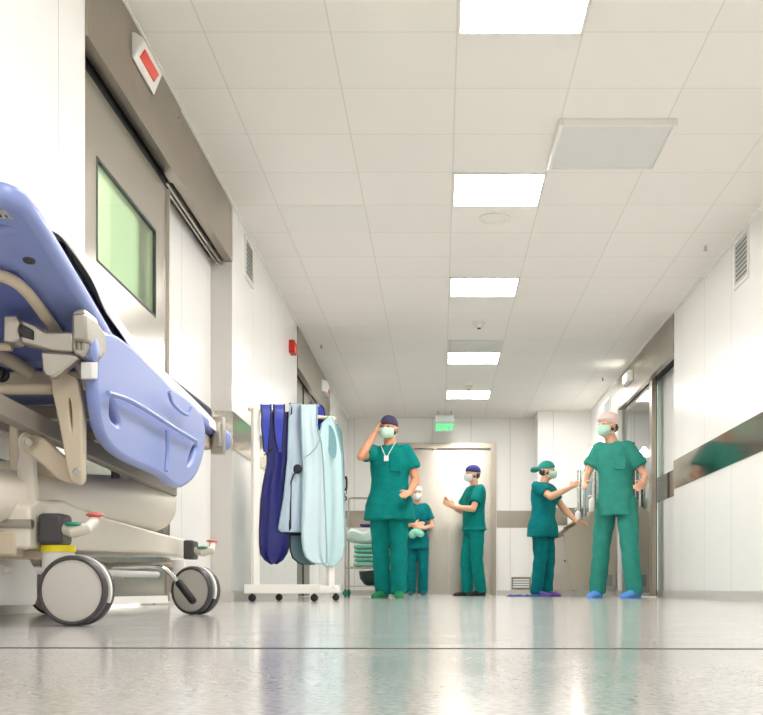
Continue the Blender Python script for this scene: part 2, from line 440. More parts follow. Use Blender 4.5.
# lift-style double door in the back wall
d4 = bpy.data.objects.new('door_4', None); C.objects.link(d4); d4.location = (.08, YB, 0); d4['kind'] = 'structure'
m = MB(); m.prism([(-.74, YB - .05, 0), (-.66, YB - .05, 0), (-.66, YB - .05, 2.26), (.78, YB - .05, 2.26), (.78, YB - .05, 0), (.86, YB - .05, 0), (.86, YB - .05, 2.34), (-.74, YB - .05, 2.34)], (0, .19, 0))
obj('door_frame', m, M['steel'], d4, smooth=False)
for x0, x1 in ((-.66, .136), (.14, .78)):
    obj('door_leaf', MB().box(x0, x1, YB + .06, YB + .1, .006, 2.26), M['door_steel'], d4, smooth=False)
obj('sensor', MB().cyl((-.07, YB + .06, 2.22), (-.07, YB + .03, 2.215), .02, .018), M['lamp'], d4)
obj('bolt_head', MB().cyl((.72, YB + .06, 2.2), (.72, YB + .045, 2.2), .012), M['steel'], d4)

# --------------------------------------------------------------- ceiling fittings
def quad_frame(m, x0, x1, y0, y1, z0, z1, w_):
    m.box(x0, x0 + w_, y0, y1, z0, z1); m.box(x1 - w_, x1, y0, y1, z0, z1)
    m.box(x0 + w_, x1 - w_, y0, y0 + w_, z0, z1); m.box(x0 + w_, x1 - w_, y1 - w_, y1, z0, z1)
    return m
lights = [(4.53, 5.105, 'large lit square ceiling panel cut off by the top edge, nearest the camera'),
          (6.82, 7.395, 'lit square ceiling panel beside the grey air diffuser, second nearest the camera'),
          (9.10, 9.67, 'lit square ceiling panel just in front of the small smoke detector'),
          (11.95, 12.54, 'lit square ceiling panel with a grey air outlet right before it'),
          (14.26, 14.83, 'smallest lit square ceiling panel, nearest the green exit sign')]
for y0, y1, lb in lights:
    t = thing('ceiling_light', lb, 'ceiling light', (.38, (y0 + y1) / 2, CZ - .012), 'lit ceiling panels down the corridor')
    obj('light_frame', quad_frame(MB(), .085, .675, y0, y1, CZ - .012, CZ, .012), M['white_plastic'], t, smooth=False)
    obj('diffuser', MB().box(.097, .663, y0 + .012, y1 - .012, CZ - .009, CZ), M['light'], t, smooth=False)
t = thing('air_diffuser', 'square grey perforated air diffuser with white frame, dropped below the ceiling tiles', 'air vent', (1.0, 6.5, CZ - .04))
obj('diffuser_frame', quad_frame(MB(), .67, 1.335, 6.04, 6.69, CZ - .04, CZ, .022), M['white_plastic'], t, bevel=.004)
obj('perforated_plate', MB().box(.692, 1.313, 6.062, 6.668, CZ - .03, CZ - .02), M['grille'], t, smooth=False)
t = thing('ceiling_vent', 'slim grey air outlet in the ceiling right before the fourth lit panel', 'air vent', (.38, 11.65, CZ - .008))
obj('vent_frame', quad_frame(MB(), .09, .67, 11.40, 11.93, CZ - .008, CZ, .015), M['grille'], t, smooth=False)
m = MB()
for k in range(9): m.box(.105, .655, 11.43 + k * .055, 11.46 + k * .055, CZ - .007, CZ)
obj('vent_slat', m, M['grille'], t, smooth=False)
m = MB().lathe((.385, 7.66, CZ), (0, 0, -1), [(0, .11), (.008, .11), (.014, .1), (.016, .085), (.012, .08), (.016, .07), (.018, .001)], 36)
tag(obj('ceiling_speaker', m, M['white_plastic']), 'flat round white ceiling disc beyond the second lit panel', 'ceiling speaker')
def detector(x, y, lb):
    t = thing('smoke_detector', lb, 'smoke detector', (x, y, CZ - .05))
    obj('detector_base', MB().lathe((x, y, CZ), (0, 0, -1), [(0, .06), (.015, .06), (.02, .05), (.02, .001)], 28), M['cream_plastic'], t)
    obj('detector_head', MB().lathe((x, y, CZ - .02), (0, 0, -1), [(0, .04), (.02, .034), (.03, .02), (.032, .001)], 24), M['cream_plastic'], t)
    obj('sensor_tip', MB().lathe((x, y, CZ - .05), (0, 0, -1), [(0, .02), (.01, .016), (.011, .001)], 18), M['grey_plastic'], t)
detector(.387, 10.67, 'small round smoke detector between the third and fourth lit panels')
detector(.37, 13.95, 'tiny round smoke detector right before the last lit panel')
for x, y, lb in ((-1.28, 11.6, 'tiny white sprinkler head on the ceiling near the left wall, past the red box'), (2.04, 8.26, 'tiny white sprinkler head on the ceiling near the right wall vent'), (2.03, 13.4, 'tiny white sprinkler head on the ceiling near the far right door')):
    t = thing('sprinkler', lb, 'sprinkler', (x, y, CZ - .05))
    obj('sprinkler_plate', MB().lathe((x, y, CZ), (0, 0, -1), [(0, .03), (.006, .028), (.008, .001)], 20), M['white_plastic'], t)
    obj('sprinkler_head', MB().lathe((x, y, CZ - .008), (0, 0, -1), [(0, .009), (.03, .008), (.031, .018), (.035, .018), (.036, .001)], 16), M['alu'], t)
obj_ = tag(obj('ceiling_hatch', MB().box(-1.11, -.53, 7.41, 7.96, CZ - .004, CZ), M['white_plastic'], smooth=False), 'flush white access panel in the ceiling tiles above the left door end', 'access panel')

# --------------------------------------------------------------- wall fittings
def louvre(name, lb, plane, x, a0, a1, z0, z1, sx, grey=False):
    """louvred grille; plane 'x' stands on a side wall facing sx, 'y' on the back wall"""
    def bx(m, d0, d1, a, b_, c, d):
        if plane == 'x': m.box(min(x + sx * d0, x + sx * d1), max(x + sx * d0, x + sx * d1), a, b_, c, d)
        else: m.box(a, b_, min(x + sx * d0, x + sx * d1), max(x + sx * d0, x + sx * d1), c, d)
    ctr = (x, (a0 + a1) / 2, z0) if plane == 'x' else ((a0 + a1) / 2, x, z0)
    t = thing(name, lb, 'air vent', ctr)
    f = .025; m = MB()
    bx(m, 0, .014, a0, a0 + f, z0, z1); bx(m, 0, .014, a1 - f, a1, z0, z1); bx(m, 0, .014, a0 + f, a1 - f, z0, z0 + f); bx(m, 0, .014, a0 + f, a1 - f, z1 - f, z1)
    obj('vent_frame', m, M['steel'] if grey else M['white_plastic'], t, smooth=False)
    m = MB(); bx(m, .001, .003, a0 + f, a1 - f, z0 + f, z1 - f); obj('backing', m, M['dark_grey'], t, smooth=False)
    n = max(3, int((z1 - z0 - 2 * f) / .032))
    for k in range(n):
        z = z0 + f + (k + .5) * (z1 - z0 - 2 * f) / n
        m = MB(); v = [(.004, z + .011), (.011, z - .007), (.011, z - .011), (.004, z + .007)]
        if plane == 'x': m.prism([(x + sx * d, a0 + f, c) for d, c in v], (0, a1 - a0 - 2 * f, 0))
        else: m.prism([(a0 + f, x + sx * d, c) for d, c in v], (a1 - a0 - 2 * f, 0, 0))
        obj('slat', m, M['grille'] if grey else M['slat'], t, smooth=False)
louvre('wall_vent', 'tall white louvred vent high on the left wall past the first door', 'x', XL, 7.84, 8.18, 2.37, 2.68, 1)
louvre('wall_vent', 'tall white louvred vent high on the right wall', 'x', XR, 7.74, 8.12, 2.34, 2.70, -1)
louvre('wall_vent', 'low grey vent at the foot of the back wall beside the sink nurse', 'y', YB, 1.10, 1.40, .085, .28, -1, True)
louvre('wall_vent', 'small vent high on the far right wall above the sinks', 'x', XR, 14.05, 14.6, 2.4, 2.62, -1)

t = thing('warning_lamp', 'white wedge lamp with red lens on the steel housing over the nearest left door', 'lamp', (XL + .004, 5.07, 2.53))
x0 = XL + .010
m = MB(); m.rings([[Vector((x0 + a * f, y, 2.53 + .0 + c)) for a, c in ((0, 0), (.008, -.004), (.06, .078), (.05, .095), (.015, .118), (0, .118))] for y, f in ((4.945, .8), (4.95, 1), (5.27, 1), (5.32, .6))])
obj('lamp_body', m, M['white_plastic'], t, bevel=.004)
def lens_pt(u, y, n_): return Vector((x0 + .008 + .052 * u + .0845 * n_, y, 2.526 + .082 * u - .0535 * n_))
m = MB(); m.rings([[lens_pt(u, y, n_) for u, y in ((.34, 4.99), (.80, 4.99), (.80, 5.235), (.34, 5.235))] for n_ in (-.02, .05)])
obj('red_lens', m, M['red_plastic'], t, bevel=.003)
t = thing('warning_lamp', 'small lit lamp on the steel housing over the right glass door', 'lamp', (XR - .004, 12.7, 2.5))
m = MB(); m.prism([(XR - .004, 12.4, 2.5), (XR - .06, 12.5, 2.5), (XR - .06, 12.75, 2.5), (XR - .004, 12.85, 2.5)], (0, 0, .13)); obj('lamp_body', m, M['white_plastic'], t, bevel=.005)
obj('lamp_lens', MB().box(XR - .066, XR - .058, 12.52, 12.73, 2.53, 2.6), M['lamp'], t, bevel=.003)
x0 = XL + .004
t = thing('warning_lamp', 'small white lamp with red corner on the far left door housing', 'lamp', (XL + .004, 13.1, 2.5))
m = MB(); m.prism([(x0, 12.95, 2.48), (x0 + .06, 13.05, 2.48), (x0 + .06, 13.3, 2.48), (x0, 13.4, 2.48)], (0, 0, .14)); obj('lamp_body', m, M['white_plastic'], t, bevel=.005)
obj('red_lens', MB().box(x0 + .056, x0 + .066, 13.15, 13.28, 2.49, 2.54), M['red_plastic'], t, bevel=.003)
t = thing('call_point', 'small red alarm box on the left wall above the apron rack', 'alarm', (XL, 10.3, 2.33))
obj('box_body', MB().box(XL - .004, XL + .055, 10.17, 10.33, 2.33, 2.45), M['red_box'], t, bevel=.006)
obj('box_face', MB().box(XL + .055, XL + .06, 10.19, 10.31, 2.35, 2.43), M['red_plastic'], t, bevel=.002)

t = thing('exit_sign', 'green lit EXIT sign hanging from the ceiling before the back door', 'exit sign', (.07, 15.9, 2.42))
ys = 15.9
m = MB(); m.box(-.07, .21, ys - .03, ys + .03, 2.565, 2.66); obj('sign_housing', m, M['grille'], t, bevel=.004)
for hx in (-.03, .17): obj('hanger', MB().cyl((hx, ys, 2.655), (hx, ys, CZ), .006, seg=8), M['alu'], t)
obj('sign_panel', MB().box(-.075, .215, ys - .006, ys + .006, 2.425, 2.565), M['sign_face'], t, smooth=False)
cu = bpy.data.curves.new('t', 'FONT'); cu.body = 'EXIT'; cu.size = .125; cu.extrude = .003; cu.align_x = 'CENTER'
o = bpy.data.objects.new('t', cu); C.objects.link(o); me = evaluated(o); bpy.data.objects.remove(o); bpy.data.curves.remove(cu)
me.transform(Matrix.Translation((.07, ys - .011, 2.447)) @ Matrix.Rotation(PI / 2, 4, 'X')); me.materials.clear()
link_mesh('letters', me, M['exit'], t, smooth=False)

t = thing('wall_phone', 'white wall telephone with black cord on the far left wall', 'telephone', (XL, 15.7, 1.45))
obj('phone_body', MB().box(XL, XL + .05, 15.55, 15.72, 1.5, 1.74), M['white_plastic'], t, bevel=.008)
obj('handset', MB().tube([(XL + .06, 15.6, 1.52), (XL + .075, 15.6, 1.57), (XL + .075, 15.6, 1.68), (XL + .06, 15.6, 1.73)], [.02, .016, .016, .02], 10), M['black'], t)
obj('phone_cord', MB().tube([(XL + .06 + .02 * math.sin(k * 1.3), 15.58, 1.52 - k * .02 if k < 8 else 1.36 + (k - 8) * .02) for k in range(15)], .006, 6), M['black'], t)
# ================================================================ the hospital stretcher
S = thing('stretcher', 'lilac blue hospital stretcher with raised backrest, parked along the left wall', 'stretcher', (-1.1, 2.9, 0))
XS = -.775                                   # its side facing the corridor
# raised backrest: a plate with a hand slot, hinged at y=2.6
th = math.atan2(.167, .60)
hinge = Vector((-1.09, 2.60, .638))
ux = Vector((1, 0, 0)); uy = Vector((0, -math.cos(th), math.sin(th))); un = ux.cross(uy)
MBk = Matrix(((ux.x, uy.x, un.x, hinge.x), (ux.y, uy.y, un.y, hinge.y), (ux.z, uy.z, un.z, hinge.z), (0, 0, 0, 1)))
outer = [(-.31, 0), (.31, 0), (.312, .2), (.312, .45), (.312, .585), (.306, .625), (.28, .647), (.22, .652), (0, .654), (-.22, .652), (-.28, .647), (-.306, .625), (-.312, .585), (-.312, .45), (-.312, .2)]
slot = [(-.2, .588), (.24, .588), (.283, .58), (.287, .556), (.25, .543), (-.25, .543), (-.287, .556), (-.283, .58)]
me = plate_mesh([tuple(p) for p in chaikin([Vector(p) for p in outer], 2)], [[tuple(p) for p in chaikin([Vector(p) for p in slot], 2)]], .045, .016, MBk)
back = link_mesh('backrest', me, M['lilac'], S)
def bk(x, y, n): return MBk @ Vector((x, y, n))
# the underside points to -un or +un, whichever looks down
sg = -1 if un.z > 0 else 1
m = MB(); m.faces([bk(x, y, sg * .024) for x, y in ((-.25, .03), (.25, .03), (.235, .43), (-.235, .43))] + [bk(x, y, sg * .012) for x, y in ((-.25, .03), (.25, .03), (.235, .43), (-.235, .43))],
      [(0, 1, 2, 3), (4, 7, 6, 5), (0, 4, 5, 1), (1, 5, 6, 2), (2, 6, 7, 3), (3, 7, 4, 0)])
obj('underside_panel', m, M['lilac_deep'], back, bevel=.006)
tb = [(.238, .0), (.238, .25), (.236, .38), (.215, .435), (.15, .455), (-.15, .455), (-.215, .435), (-.236, .38), (-.238, .25), (-.238, .0)]
obj('support_tube', MB().tube([bk(p.x, p.y, sg * .042) for p in chaikin([Vector(p) for p in tb], 2, False)], .0125, 12), M['tan'], S)
for sx in (-1, 1): obj('screw', MB().lathe(bk(.268 * sx, .46, sg * .02), (un * sg), [(0, .013), (.005, .012), (.006, .007), (.003, .006), (.003, .001)], 18), M['grey_plastic'], S)
lb = MB(); lb.faces([bk(x, y, sg * .0236) for x, y in ((.235, .604), (.291, .598), (.285, .626), (.232, .632))], [(0, 1, 2, 3)])
bmesh.ops.solidify(lb.bm, geom=lb.bm.faces[:], thickness=.0008)
sticker = obj('sticker', lb, M['white_plastic'], back, smooth=False)
m = MB()
for x, y, w_, h_ in ((.268, .606, .004, .013), (.260, .611, .008, .004), (.250, .608, .004, .011), (.241, .612, .007, .004), (.279, .604, .003, .010)):
    m.faces([bk(x, y, sg * .0252), bk(x + w_, y - w_ * .2, sg * .0252), bk(x + w_, y + h_, sg * .0252), bk(x, y + h_, sg * .0252)], [(0, 1, 2, 3)])
bmesh.ops.solidify(m.bm, geom=m.bm.faces[:], thickness=.0004)
obj('print', m, M['ink'], sticker, smooth=False)
# flat seat and foot section
me = plate_mesh([tuple(p) for p in chaikin([Vector(p) for p in [(-.31, 0), (.31, 0), (.31, .5), (.31, 1.08), (.27, 1.14), (-.27, 1.14), (-.31, 1.08), (-.31, .5)]], 2)], [], .04, .012, Matrix.Translation((-1.09, 2.61, .635)))
link_mesh('platform', me, M['lilac_deep'], S)
# mattress follows both sections
def along(prof, x0, x1, t0, t1, n=1, rnd=.02):
    """closed strip following a y-z profile, between heights t0 and t1 above it"""
    m = MB(); up = []; lo = []
    for k, (y, z) in enumerate(prof):
        a = prof[max(k - 1, 0)]; b = prof[min(k + 1, len(prof) - 1)]
        d = Vector((0, b[0] - a[0], b[1] - a[1])).normalized(); nn = Vector((0, -d.z, d.y))
        if nn.z < 0: nn = -nn
        up.append(Vector((0, y, z)) + nn * t1); lo.append(Vector((0, y, z)) + nn * t0)
    poly = lo + up[::-1]
    m.prism([(x0, p.y, p.z) for p in poly], (x1 - x0, 0, 0))
    return m
prof = [(2.235, .764), (2.30, .746), (2.4, .718), (2.52, .685), (2.60, .668), (2.70, .660), (2.9, .657), (3.2, .657), (3.72, .657)]
obj('mattress', along(prof, -1.385, XS - .012, 0, .055), M['navy'], S, bevel=.016, seg=3)
def sheet_mesh():
    """draped sheet: rows along the mattress, each row hanging a little over both sides"""
    rows = []
    pr = [(2.10, .745), (2.17, .765), (2.28, .785), (2.38, .787), (2.44, .765), (2.50, .735), (2.60, .703), (2.72, .68), (2.84, .670), (3.1, .660), (3.4, .648), (3.6, .636), (3.80, .62)]
    for k, (y, z) in enumerate(pr):
        a = pr[max(k - 1, 0)]; b = pr[min(k + 1, len(pr) - 1)]
        d = Vector((0, b[0] - a[0], b[1] - a[1])).normalized(); nn = Vector((0, -d.z, d.y))
        hang = [.0, .0, .028, .058, .062, .052, .045, .045, .06, .06, .055, .045, .04][min(k, 12)]
        c = Vector((0, y, z)) + nn * .05; r = []
        w0, w1 = -1.39, XS - .008
        r.append(c + Vector((w0 - .012, 0, 0)) - nn * (hang + .01)); r.append(c + Vector((w0 - .006, 0, 0)) - nn * .012)
        for i in range(9):
            x = w0 + (w1 - w0) * (i + .5) / 9
            r.append(c + Vector((x, 0, 0)) + nn * (.004 + .003 * math.sin(i * 2.1 + k)))
        r.append(c + Vector((w1 + .008, 0, 0)) - nn * .008)
        r.append(c + Vector((w1 + .013, 0, 0)) - nn * (hang * .6 + .008)); r.append(c + Vector((w1 + .012 + .006 * math.sin(k * 2.3), 0, 0)) - nn * (hang + .012))
        rows.append(r)
    m = MB(); n = len(rows[0]); vs = [p for r in rows for p in r]
    m.faces(vs, [(k * n + i, k * n + i + 1, (k + 1) * n + i + 1, (k + 1) * n + i) for k in range(len(rows) - 1) for i in range(n - 1)])
    bmesh.ops.recalc_face_normals(m.bm, faces=m.bm.faces)
    bmesh.ops.solidify(m.bm, geom=m.bm.faces[:], thickness=.003)
    return m
o = tag(obj('bed_sheet', sheet_mesh(), M['sheet']), 'white sheet spread over the navy mattress of the lilac stretcher', 'bed sheet')
sd = o.modifiers.new('sub', 'SUBSURF'); sd.levels = 1; sd.render_levels = 2

# folding side rail with hand holes
def rail(poly, holes, X, t, name, mt):
    def PB(a, b): return PX(a, b, X - t / 2 + t * min(1, max(0, (a - 95) / 90)))
    ring = chaikin([Vector((p.y, p.z)) for p in [PB(a, b) for a, b in poly]], 1)
    hs = [[tuple(p) for p in chaikin([Vector((p.y, p.z)) for p in [PX(a, b, X) for a, b in h]], 2)] for h in holes]
    Mx = Matrix(((0, 0, 1, X - t / 2), (1, 0, 0, 0), (0, 1, 0, 0), (0, 0, 0, 1)))
    return link_mesh(name, plate_mesh([tuple(p) for p in ring], hs, t, .011, Mx), mt, S)
rp = [(93, 352), (96, 334), (112, 338), (132, 350), (150, 366), (166, 380), (176, 391), (186, 396), (199, 407), (207, 418), (210, 432), (209, 448), (206, 460), (202, 471), (196, 479), (186, 485), (176, 481), (169, 474), (152, 466), (136, 460), (121, 453), (109, 444), (100, 432), (95, 415), (92, 390)]
h1 = [(109, 394), (113, 394), (118, 408), (122, 424), (119, 431), (111, 424), (108, 415)]
h2 = [(193, 442), (198, 442), (198, 452), (193, 465), (187, 470), (187, 459)]
side = rail(rp, [h1, h2], XS + .026, .028, 'side_rail', M['lilac'])
def rib(pts, r, par, mt=M['lilac']):
    return obj('rib', MB().tube([p for p in chaikin([PX(a, b, XS + .041) for a, b in pts], 2, False)], r, 8), mt, par)
rib([(108, 393), (128, 399), (150, 412), (172, 427), (196, 441)], .006, side)
rib([(167, 430), (168, 450), (166, 471)], .006, side)
rib([(169, 392), (172, 404), (188, 417), (191, 408)], .005, side)
# brackets at the foot end
m = MB(); m.box(XS - .01, XS + .02, 3.70, 3.76, .575, .66); m.box(XS - .02, XS + .03, 3.72, 3.74, .55, .68); obj('foot_bracket', m, M['alu'], S, bevel=.006)
obj('foot_bumper', MB().ell((XS + .0, 3.84, .615), (.03, .022, .04)), M['lilac'], S)
obj('foot_frame', MB().box(-1.38, XS - .01, 3.735, 3.775, .58, .64), M['tan'], S, bevel=.008)
# aluminium rail bracket at the near end of the rail
YB2 = 2.30
m = MB(); m.prism([P(a, b, YB2) for a, b in ((3, 315), (17, 315), (20, 322), (17, 330), (20, 338), (13, 343), (3, 342))], (0, .05, 0)); bkt = obj('bracket_arm', m, M['alu'], S, bevel=.004)
m = MB(); m.prism([P(a, b, YB2 + .012) for a, b in ((15, 316), (34, 323), (46, 331), (74, 331), (74, 353), (52, 352), (40, 348), (20, 343))], (0, .04, 0))
obj('arm_body', m, M['alu'], bkt, bevel=.006)
m = MB(); m.prism([P(a, b, YB2 + .006) for a, b in ((20, 323), (33, 330), (33, 340), (20, 336))], (0, .01, 0)); obj('arm_recess', m, M['grey_plastic'], bkt, bevel=.003)
m = MB(); m.prism([P(a, b, YB2 - .005) for a, b in ((71, 313), (76, 308), (84, 308), (88, 313), (88, 350), (82, 357), (74, 354), (71, 348))], (0, .075, 0)); obj('clamp_block', m, M['alu'], bkt, bevel=.008, seg=3)
m = MB()
for a in (75, 79.5, 84): m.cyl(P(a, 313, YB2 - .006), P(a, 350, YB2 - .006), .004, seg=8)
obj('clamp_rib', m, M['alu'], bkt)
m = MB(); m.prism([P(a, b, YB2 + .004) for a, b in ((40, 351), (72, 353), (79, 357), (60, 373), (52, 378), (45, 376), (42, 370))], (0, .03, 0)); obj('gusset', m, M['alu'], bkt, bevel=.005)
m = MB(); m.prism([PX(a, b, XS + .03) for a, b in ((86, 313), (98, 322), (106, 334), (107, 352), (101, 360), (96, 350), (91, 343), (87, 340))], (-.03, 0, 0)); obj('rail_hinge', m, M['alu'], bkt, bevel=.005)
m = MB(); m.prism([PX(a, b, XS + .025) for a, b in ((92, 362), (105, 361), (105, 380), (92, 379))], (-.025, 0, 0)); obj('latch', m, M['grille'], bkt, bevel=.003)
m = MB(); m.lathe(P(89, 349, YB2 + .03), (1, 0, 0), [(-.004, .024), (.0, .027), (.012, .027), (.016, .022), (.017, .001)], 24); obj('knob', m, M['lilac'], bkt)
# frame, tubes and lifting links
m = MB(); m.box(XS - .06, XS - .02, 2.56, 3.74, .565, .612); m.box(-1.385, -1.345, 2.56, 3.74, .565, .612)
for y in (2.62, 3.1, 3.55): m.box(-1.345, XS - .06, y - .02, y + .02, .57, .61)
obj('top_frame', m, M['tan'], S, bevel=.006)
m = MB(); m.cyl(P(-30, 389, 2.42), P(53, 389, 2.42), .0125); m.cyl(P(-30, 346, 2.35), P(12, 347, 2.35), .009); obj('cross_tube', m, M['tan'], S)
obj('gas_spring', MB().tube([P(-10, 348, 2.5), P(32, 374, 2.55)], .016, 16), M['tan'], S)
m = MB(); m.lathe(P(2, 375, 2.46), (0, -1, 0), [(0, .018), (.012, .018), (.014, .012), (.02, .012), (.021, .001)], 16); obj('pivot_bolt', m, M['black'], S)
# under-frame: sloping rail seen below the seat
m = MB(); a0, a1 = Vector((-.885, 2.15, .432)), Vector((-.885, 3.62, .395))
m.prism([a0, a1, a1 + Vector((0, 0, .045)), a0 + Vector((0, 0, .045))], (-.03, 0, 0))
m.prism([a0 + Vector((-.36, 0, 0)), a1 + Vector((-.36, 0, 0)), a1 + Vector((-.36, 0, .045)), a0 + Vector((-.36, 0, .045))], (-.03, 0, 0))
obj('lower_frame', m, M['shaded_frame'], S, bevel=.004)
m = MB(); m.cyl((-.93, 3.08, .47), (-.93, 3.08, .40), .012); m.box(-.95, -.88, 3.05, 3.11, .455, .475); obj('frame_lug', m, M['grey_plastic'], S)
# strut plate with a slot
YS = 2.36
def yplate(poly, holes, Y, t, name, mt, par, bev=.004):
    ring = chaikin([Vector((p.x, p.z)) for p in [P(a, b, Y) for a, b in poly]], 1)
    hs = [[tuple(p) for p in chaikin([Vector((p.x, p.z)) for p in [P(a, b, Y) for a, b in h]], 1)] for h in holes]
    Mx = Matrix(((1, 0, 0, 0), (0, 0, -1, Y + t / 2), (0, 1, 0, 0), (0, 0, 0, 1)))
    return link_mesh(name, plate_mesh([tuple(p) for p in ring], hs, t, bev, Mx), mt, par)
st = yplate([(50, 374), (60, 370), (80, 382), (80, 474), (79, 481), (74, 482), (70, 476), (62, 430)], [[(66, 396), (71, 396), (73, 405), (74, 432), (71, 436), (68, 420)]], YS, .034, 'lift_strut', M['tan'], S)
m = MB(); m.lathe(P(77, 472, YS - .017), (0, -1, 0), [(0, .010), (.004, .010), (.005, .007), (.003, .006), (.003, .001)], 16); obj('pivot_pin', m, M['alu'], st)
arm = yplate([(22, 440), (26, 434), (34, 434), (42, 440), (62, 459), (80, 466), (80, 480), (62, 480), (48, 466), (30, 452), (24, 448)], [], YS + .04, .03, 'lift_arm', M['tan'], S, .006)
m = MB(); m.lathe(P(28.5, 442, YS + .025), (0, -1, 0), [(0, .012), (.004, .012), (.005, .008), (.003, .007), (.003, .001)], 16); obj('pivot_pin', m, M['alu'], arm)
lk = yplate([(19, 440), (23, 434), (28, 437), (30, 458), (32, 490), (33, 520), (20, 520), (19, 490), (18, 465), (21, 455)], [], YS + .075, .028, 'lift_link', M['cream_plastic'], S, .006)
yplate([(10, 424), (14, 422), (16, 430), (16, 472), (11, 472)], [], YS + .13, .02, 'lift_link', M['tan'], S, .004)
m = MB(); m.cyl(P(-40, 469, 2.6), P(74, 469, 2.6), .02); obj('torsion_tube', m, M['tan'], S)
m = MB(); m.cyl(P(38, 484, 2.62), P(48, 484, 2.62), .012); obj('cable_gland', m, M['black'], S)
# white roll lying on the base
m = MB(); m.lathe((0, 0, 0), (0, 1, 0), [(0, .001), (.0, .05), (.01, .056), (.7, .074), (1.45, .093), (1.50, .09), (1.515, .075), (1.515, .001)], 40)
rot = Vector((0, 1, 0)).rotation_difference(Vector((.02, 1.5, .10)).normalized()).to_matrix().to_4x4()
bmesh.ops.transform(m.bm, matrix=Matrix.Translation((-1.0, 2.14, .268)) @ rot, verts=m.bm.verts)
obj('base_roll', m, M['cream_plastic'], S)
# base beam, cover, cross members
XBm = -.905
m = MB()
side_poly = [(30, 549), (30, 506), (36, 501), (64, 500), (84, 510), (110, 518), (150, 530), (192, 541), (192, 558), (150, 553), (100, 551), (66, 549)]
yz = [PX(a, b, XBm) for a, b in side_poly]
m.prism(yz, (-.09, 0, 0)); obj('base_beam', m, M['cream_plastic'], S, bevel=.008, seg=3)
m = MB(); m.prism([p + Vector((-.46, 0, 0)) for p in yz], (-.07, 0, 0)); obj('base_beam', m, M['cream_plastic'], S, bevel=.008)
m = MB(); m.box(-1.33, XBm - .09, 2.40, 2.46, .18, .285); obj('front_cover', m, M['cream_plastic'], S, bevel=.01)
m = MB(); m.box(-1.33, XBm - .03, 2.37, 2.42, .155, .212); obj('bumper_bar', m, M['tan'], S, bevel=.006)
m = MB(); m.box(-1.33, XBm - .08, 2.42, 3.75, .195, .215); obj('base_tray', m, M['cream_plastic'], S, bevel=.006)
m = MB(); m.cyl((-1.30, 2.375, .226), (-.90, 2.375, .226), .0105); obj('push_bar', m, M['alu'], S)
for y in (2.46, 3.54): obj('axle_beam', MB().box(-1.30, -.88, y - .02, y + .02, .15, .17), M['tan'], S, bevel=.004)
m = MB(); m.cyl((-1.0, 2.45, .128), (-.9, 3.42, .128), .01); m.cyl((-1.08, 3.15, .118), (-.93, 3.15, .118), .006); obj('brake_rod', m, M['grille'], S)
for x, y in ((-.93, 2.6), (-1.02, 2.43)): obj('lug', MB().cyl((x, y, .2), (x, y, .15), .009), M['grille'], S)
m = MB(); m.lathe((-1.10, 2.55, .0), (0, 0, 1), [(.045, .001), (.045, .13), (.06, .135), (.12, .135), (.15, .12), (.2, .11), (.2, .001)], 40); obj('lift_column', m, M['grille'], S)

def caster(name, x, y, ang, R, hubxy=None, pr=.026):
    """twin-disc caster: a post with head, two dished discs with tyres and a white guard; the axle points along ang"""
    c = bpy.data.objects.new(name, None); C.objects.link(c); c.parent = S; c.location = Vector((x, y, 0)) - S.location
    ax = Vector((math.sin(ang), -math.cos(ang), 0)); tr = Vector((math.cos(ang), math.sin(ang), 0))
    hub = Vector((hubxy[0], hubxy[1], R)) if hubxy else Vector((x, y, R)) + tr * .06
    for s in (1, -1):
        a = ax * s
        m = MB(); m.lathe(hub + a * .006, a, [(0, R * .6), (.0, R * .92), (.004, R - .002), (.012, R), (.018, R), (.024, R - .003), (.0262, R * .94), (.0262, R * .9), (.022, R * .88), (.01, R * .6)], 56)
        obj('tyre', m, M['grey_plastic'], c)
        m = MB(); m.lathe(hub + a * .018, a, [(0, R * .5), (.006, R * .9), (.009, R * .89), (.0105, R * .8), (.0115, R * .3), (.0118, .001)], 56)
        obj('wheel_disc', m, M['disc'], c)
    # white guard over the upper trailing half, dark below
    m = MB(); n = 20
    for lo, hi, mt in ((-.35, 1.9, 'white_plastic'),):
        rs = []
        for k in range(n + 1):
            t = lo + (hi - lo) * k / n; d = tr * math.cos(t) + Vector((0, 0, 1)) * math.sin(t)
            rs.append([hub + d * (R - .01) - ax * .005, hub + d * (R + .0015) - ax * .0055, hub + d * (R + .0015) + ax * .0055, hub + d * (R - .01) + ax * .005])
        m.rings(rs)
    obj('wheel_guard', m, M['white_plastic'], c)
    m = MB(); m.cyl((x, y, R * .9), (x, y, .18), pr); obj('post', m, M['white_plastic'], c)
    return c, hub, ax, tr
c1, hub, ax, tr = caster('caster', -.868, 2.445, math.radians(-4), .0785, (-.811, 2.40), .036)
m = MB(); m.cyl((-.868, 2.445, .166), (-.868, 2.445, .181), .038); obj('yellow_band', m, M['yellow'], c1)
m = MB(); m.box(-.90, -.845, 2.40, 2.475, .181, .252); obj('caster_head', m, M['grey_plastic'], c1, bevel=.01, seg=3)
c2, hub2, ax2, tr2 = caster('caster', -.87, 3.56, math.radians(-24), .0785, (-.795, 3.50))
m = MB(); m.box(-.875, -.84, 3.66, 3.74, .185, .25); obj('caster_head', m, M['grey_plastic'], c2, bevel=.006)
m = MB(); m.tube(chaikin([Vector((-1.02, 3.34, .15)), Vector((-.91, 3.38, .155)), Vector((-.875, 3.385, .153)), Vector((-.845, 3.39, .125)), Vector((-.822, 3.395, .10))], 2, False), .008, 12); obj('lever_rod', m, M['chrome'], c2)
m = MB(); m.caps((-.824, 3.395, .102), (-.782, 3.395, .047), .0125, .0125); obj('lever_grip', m, M['black'], c2)
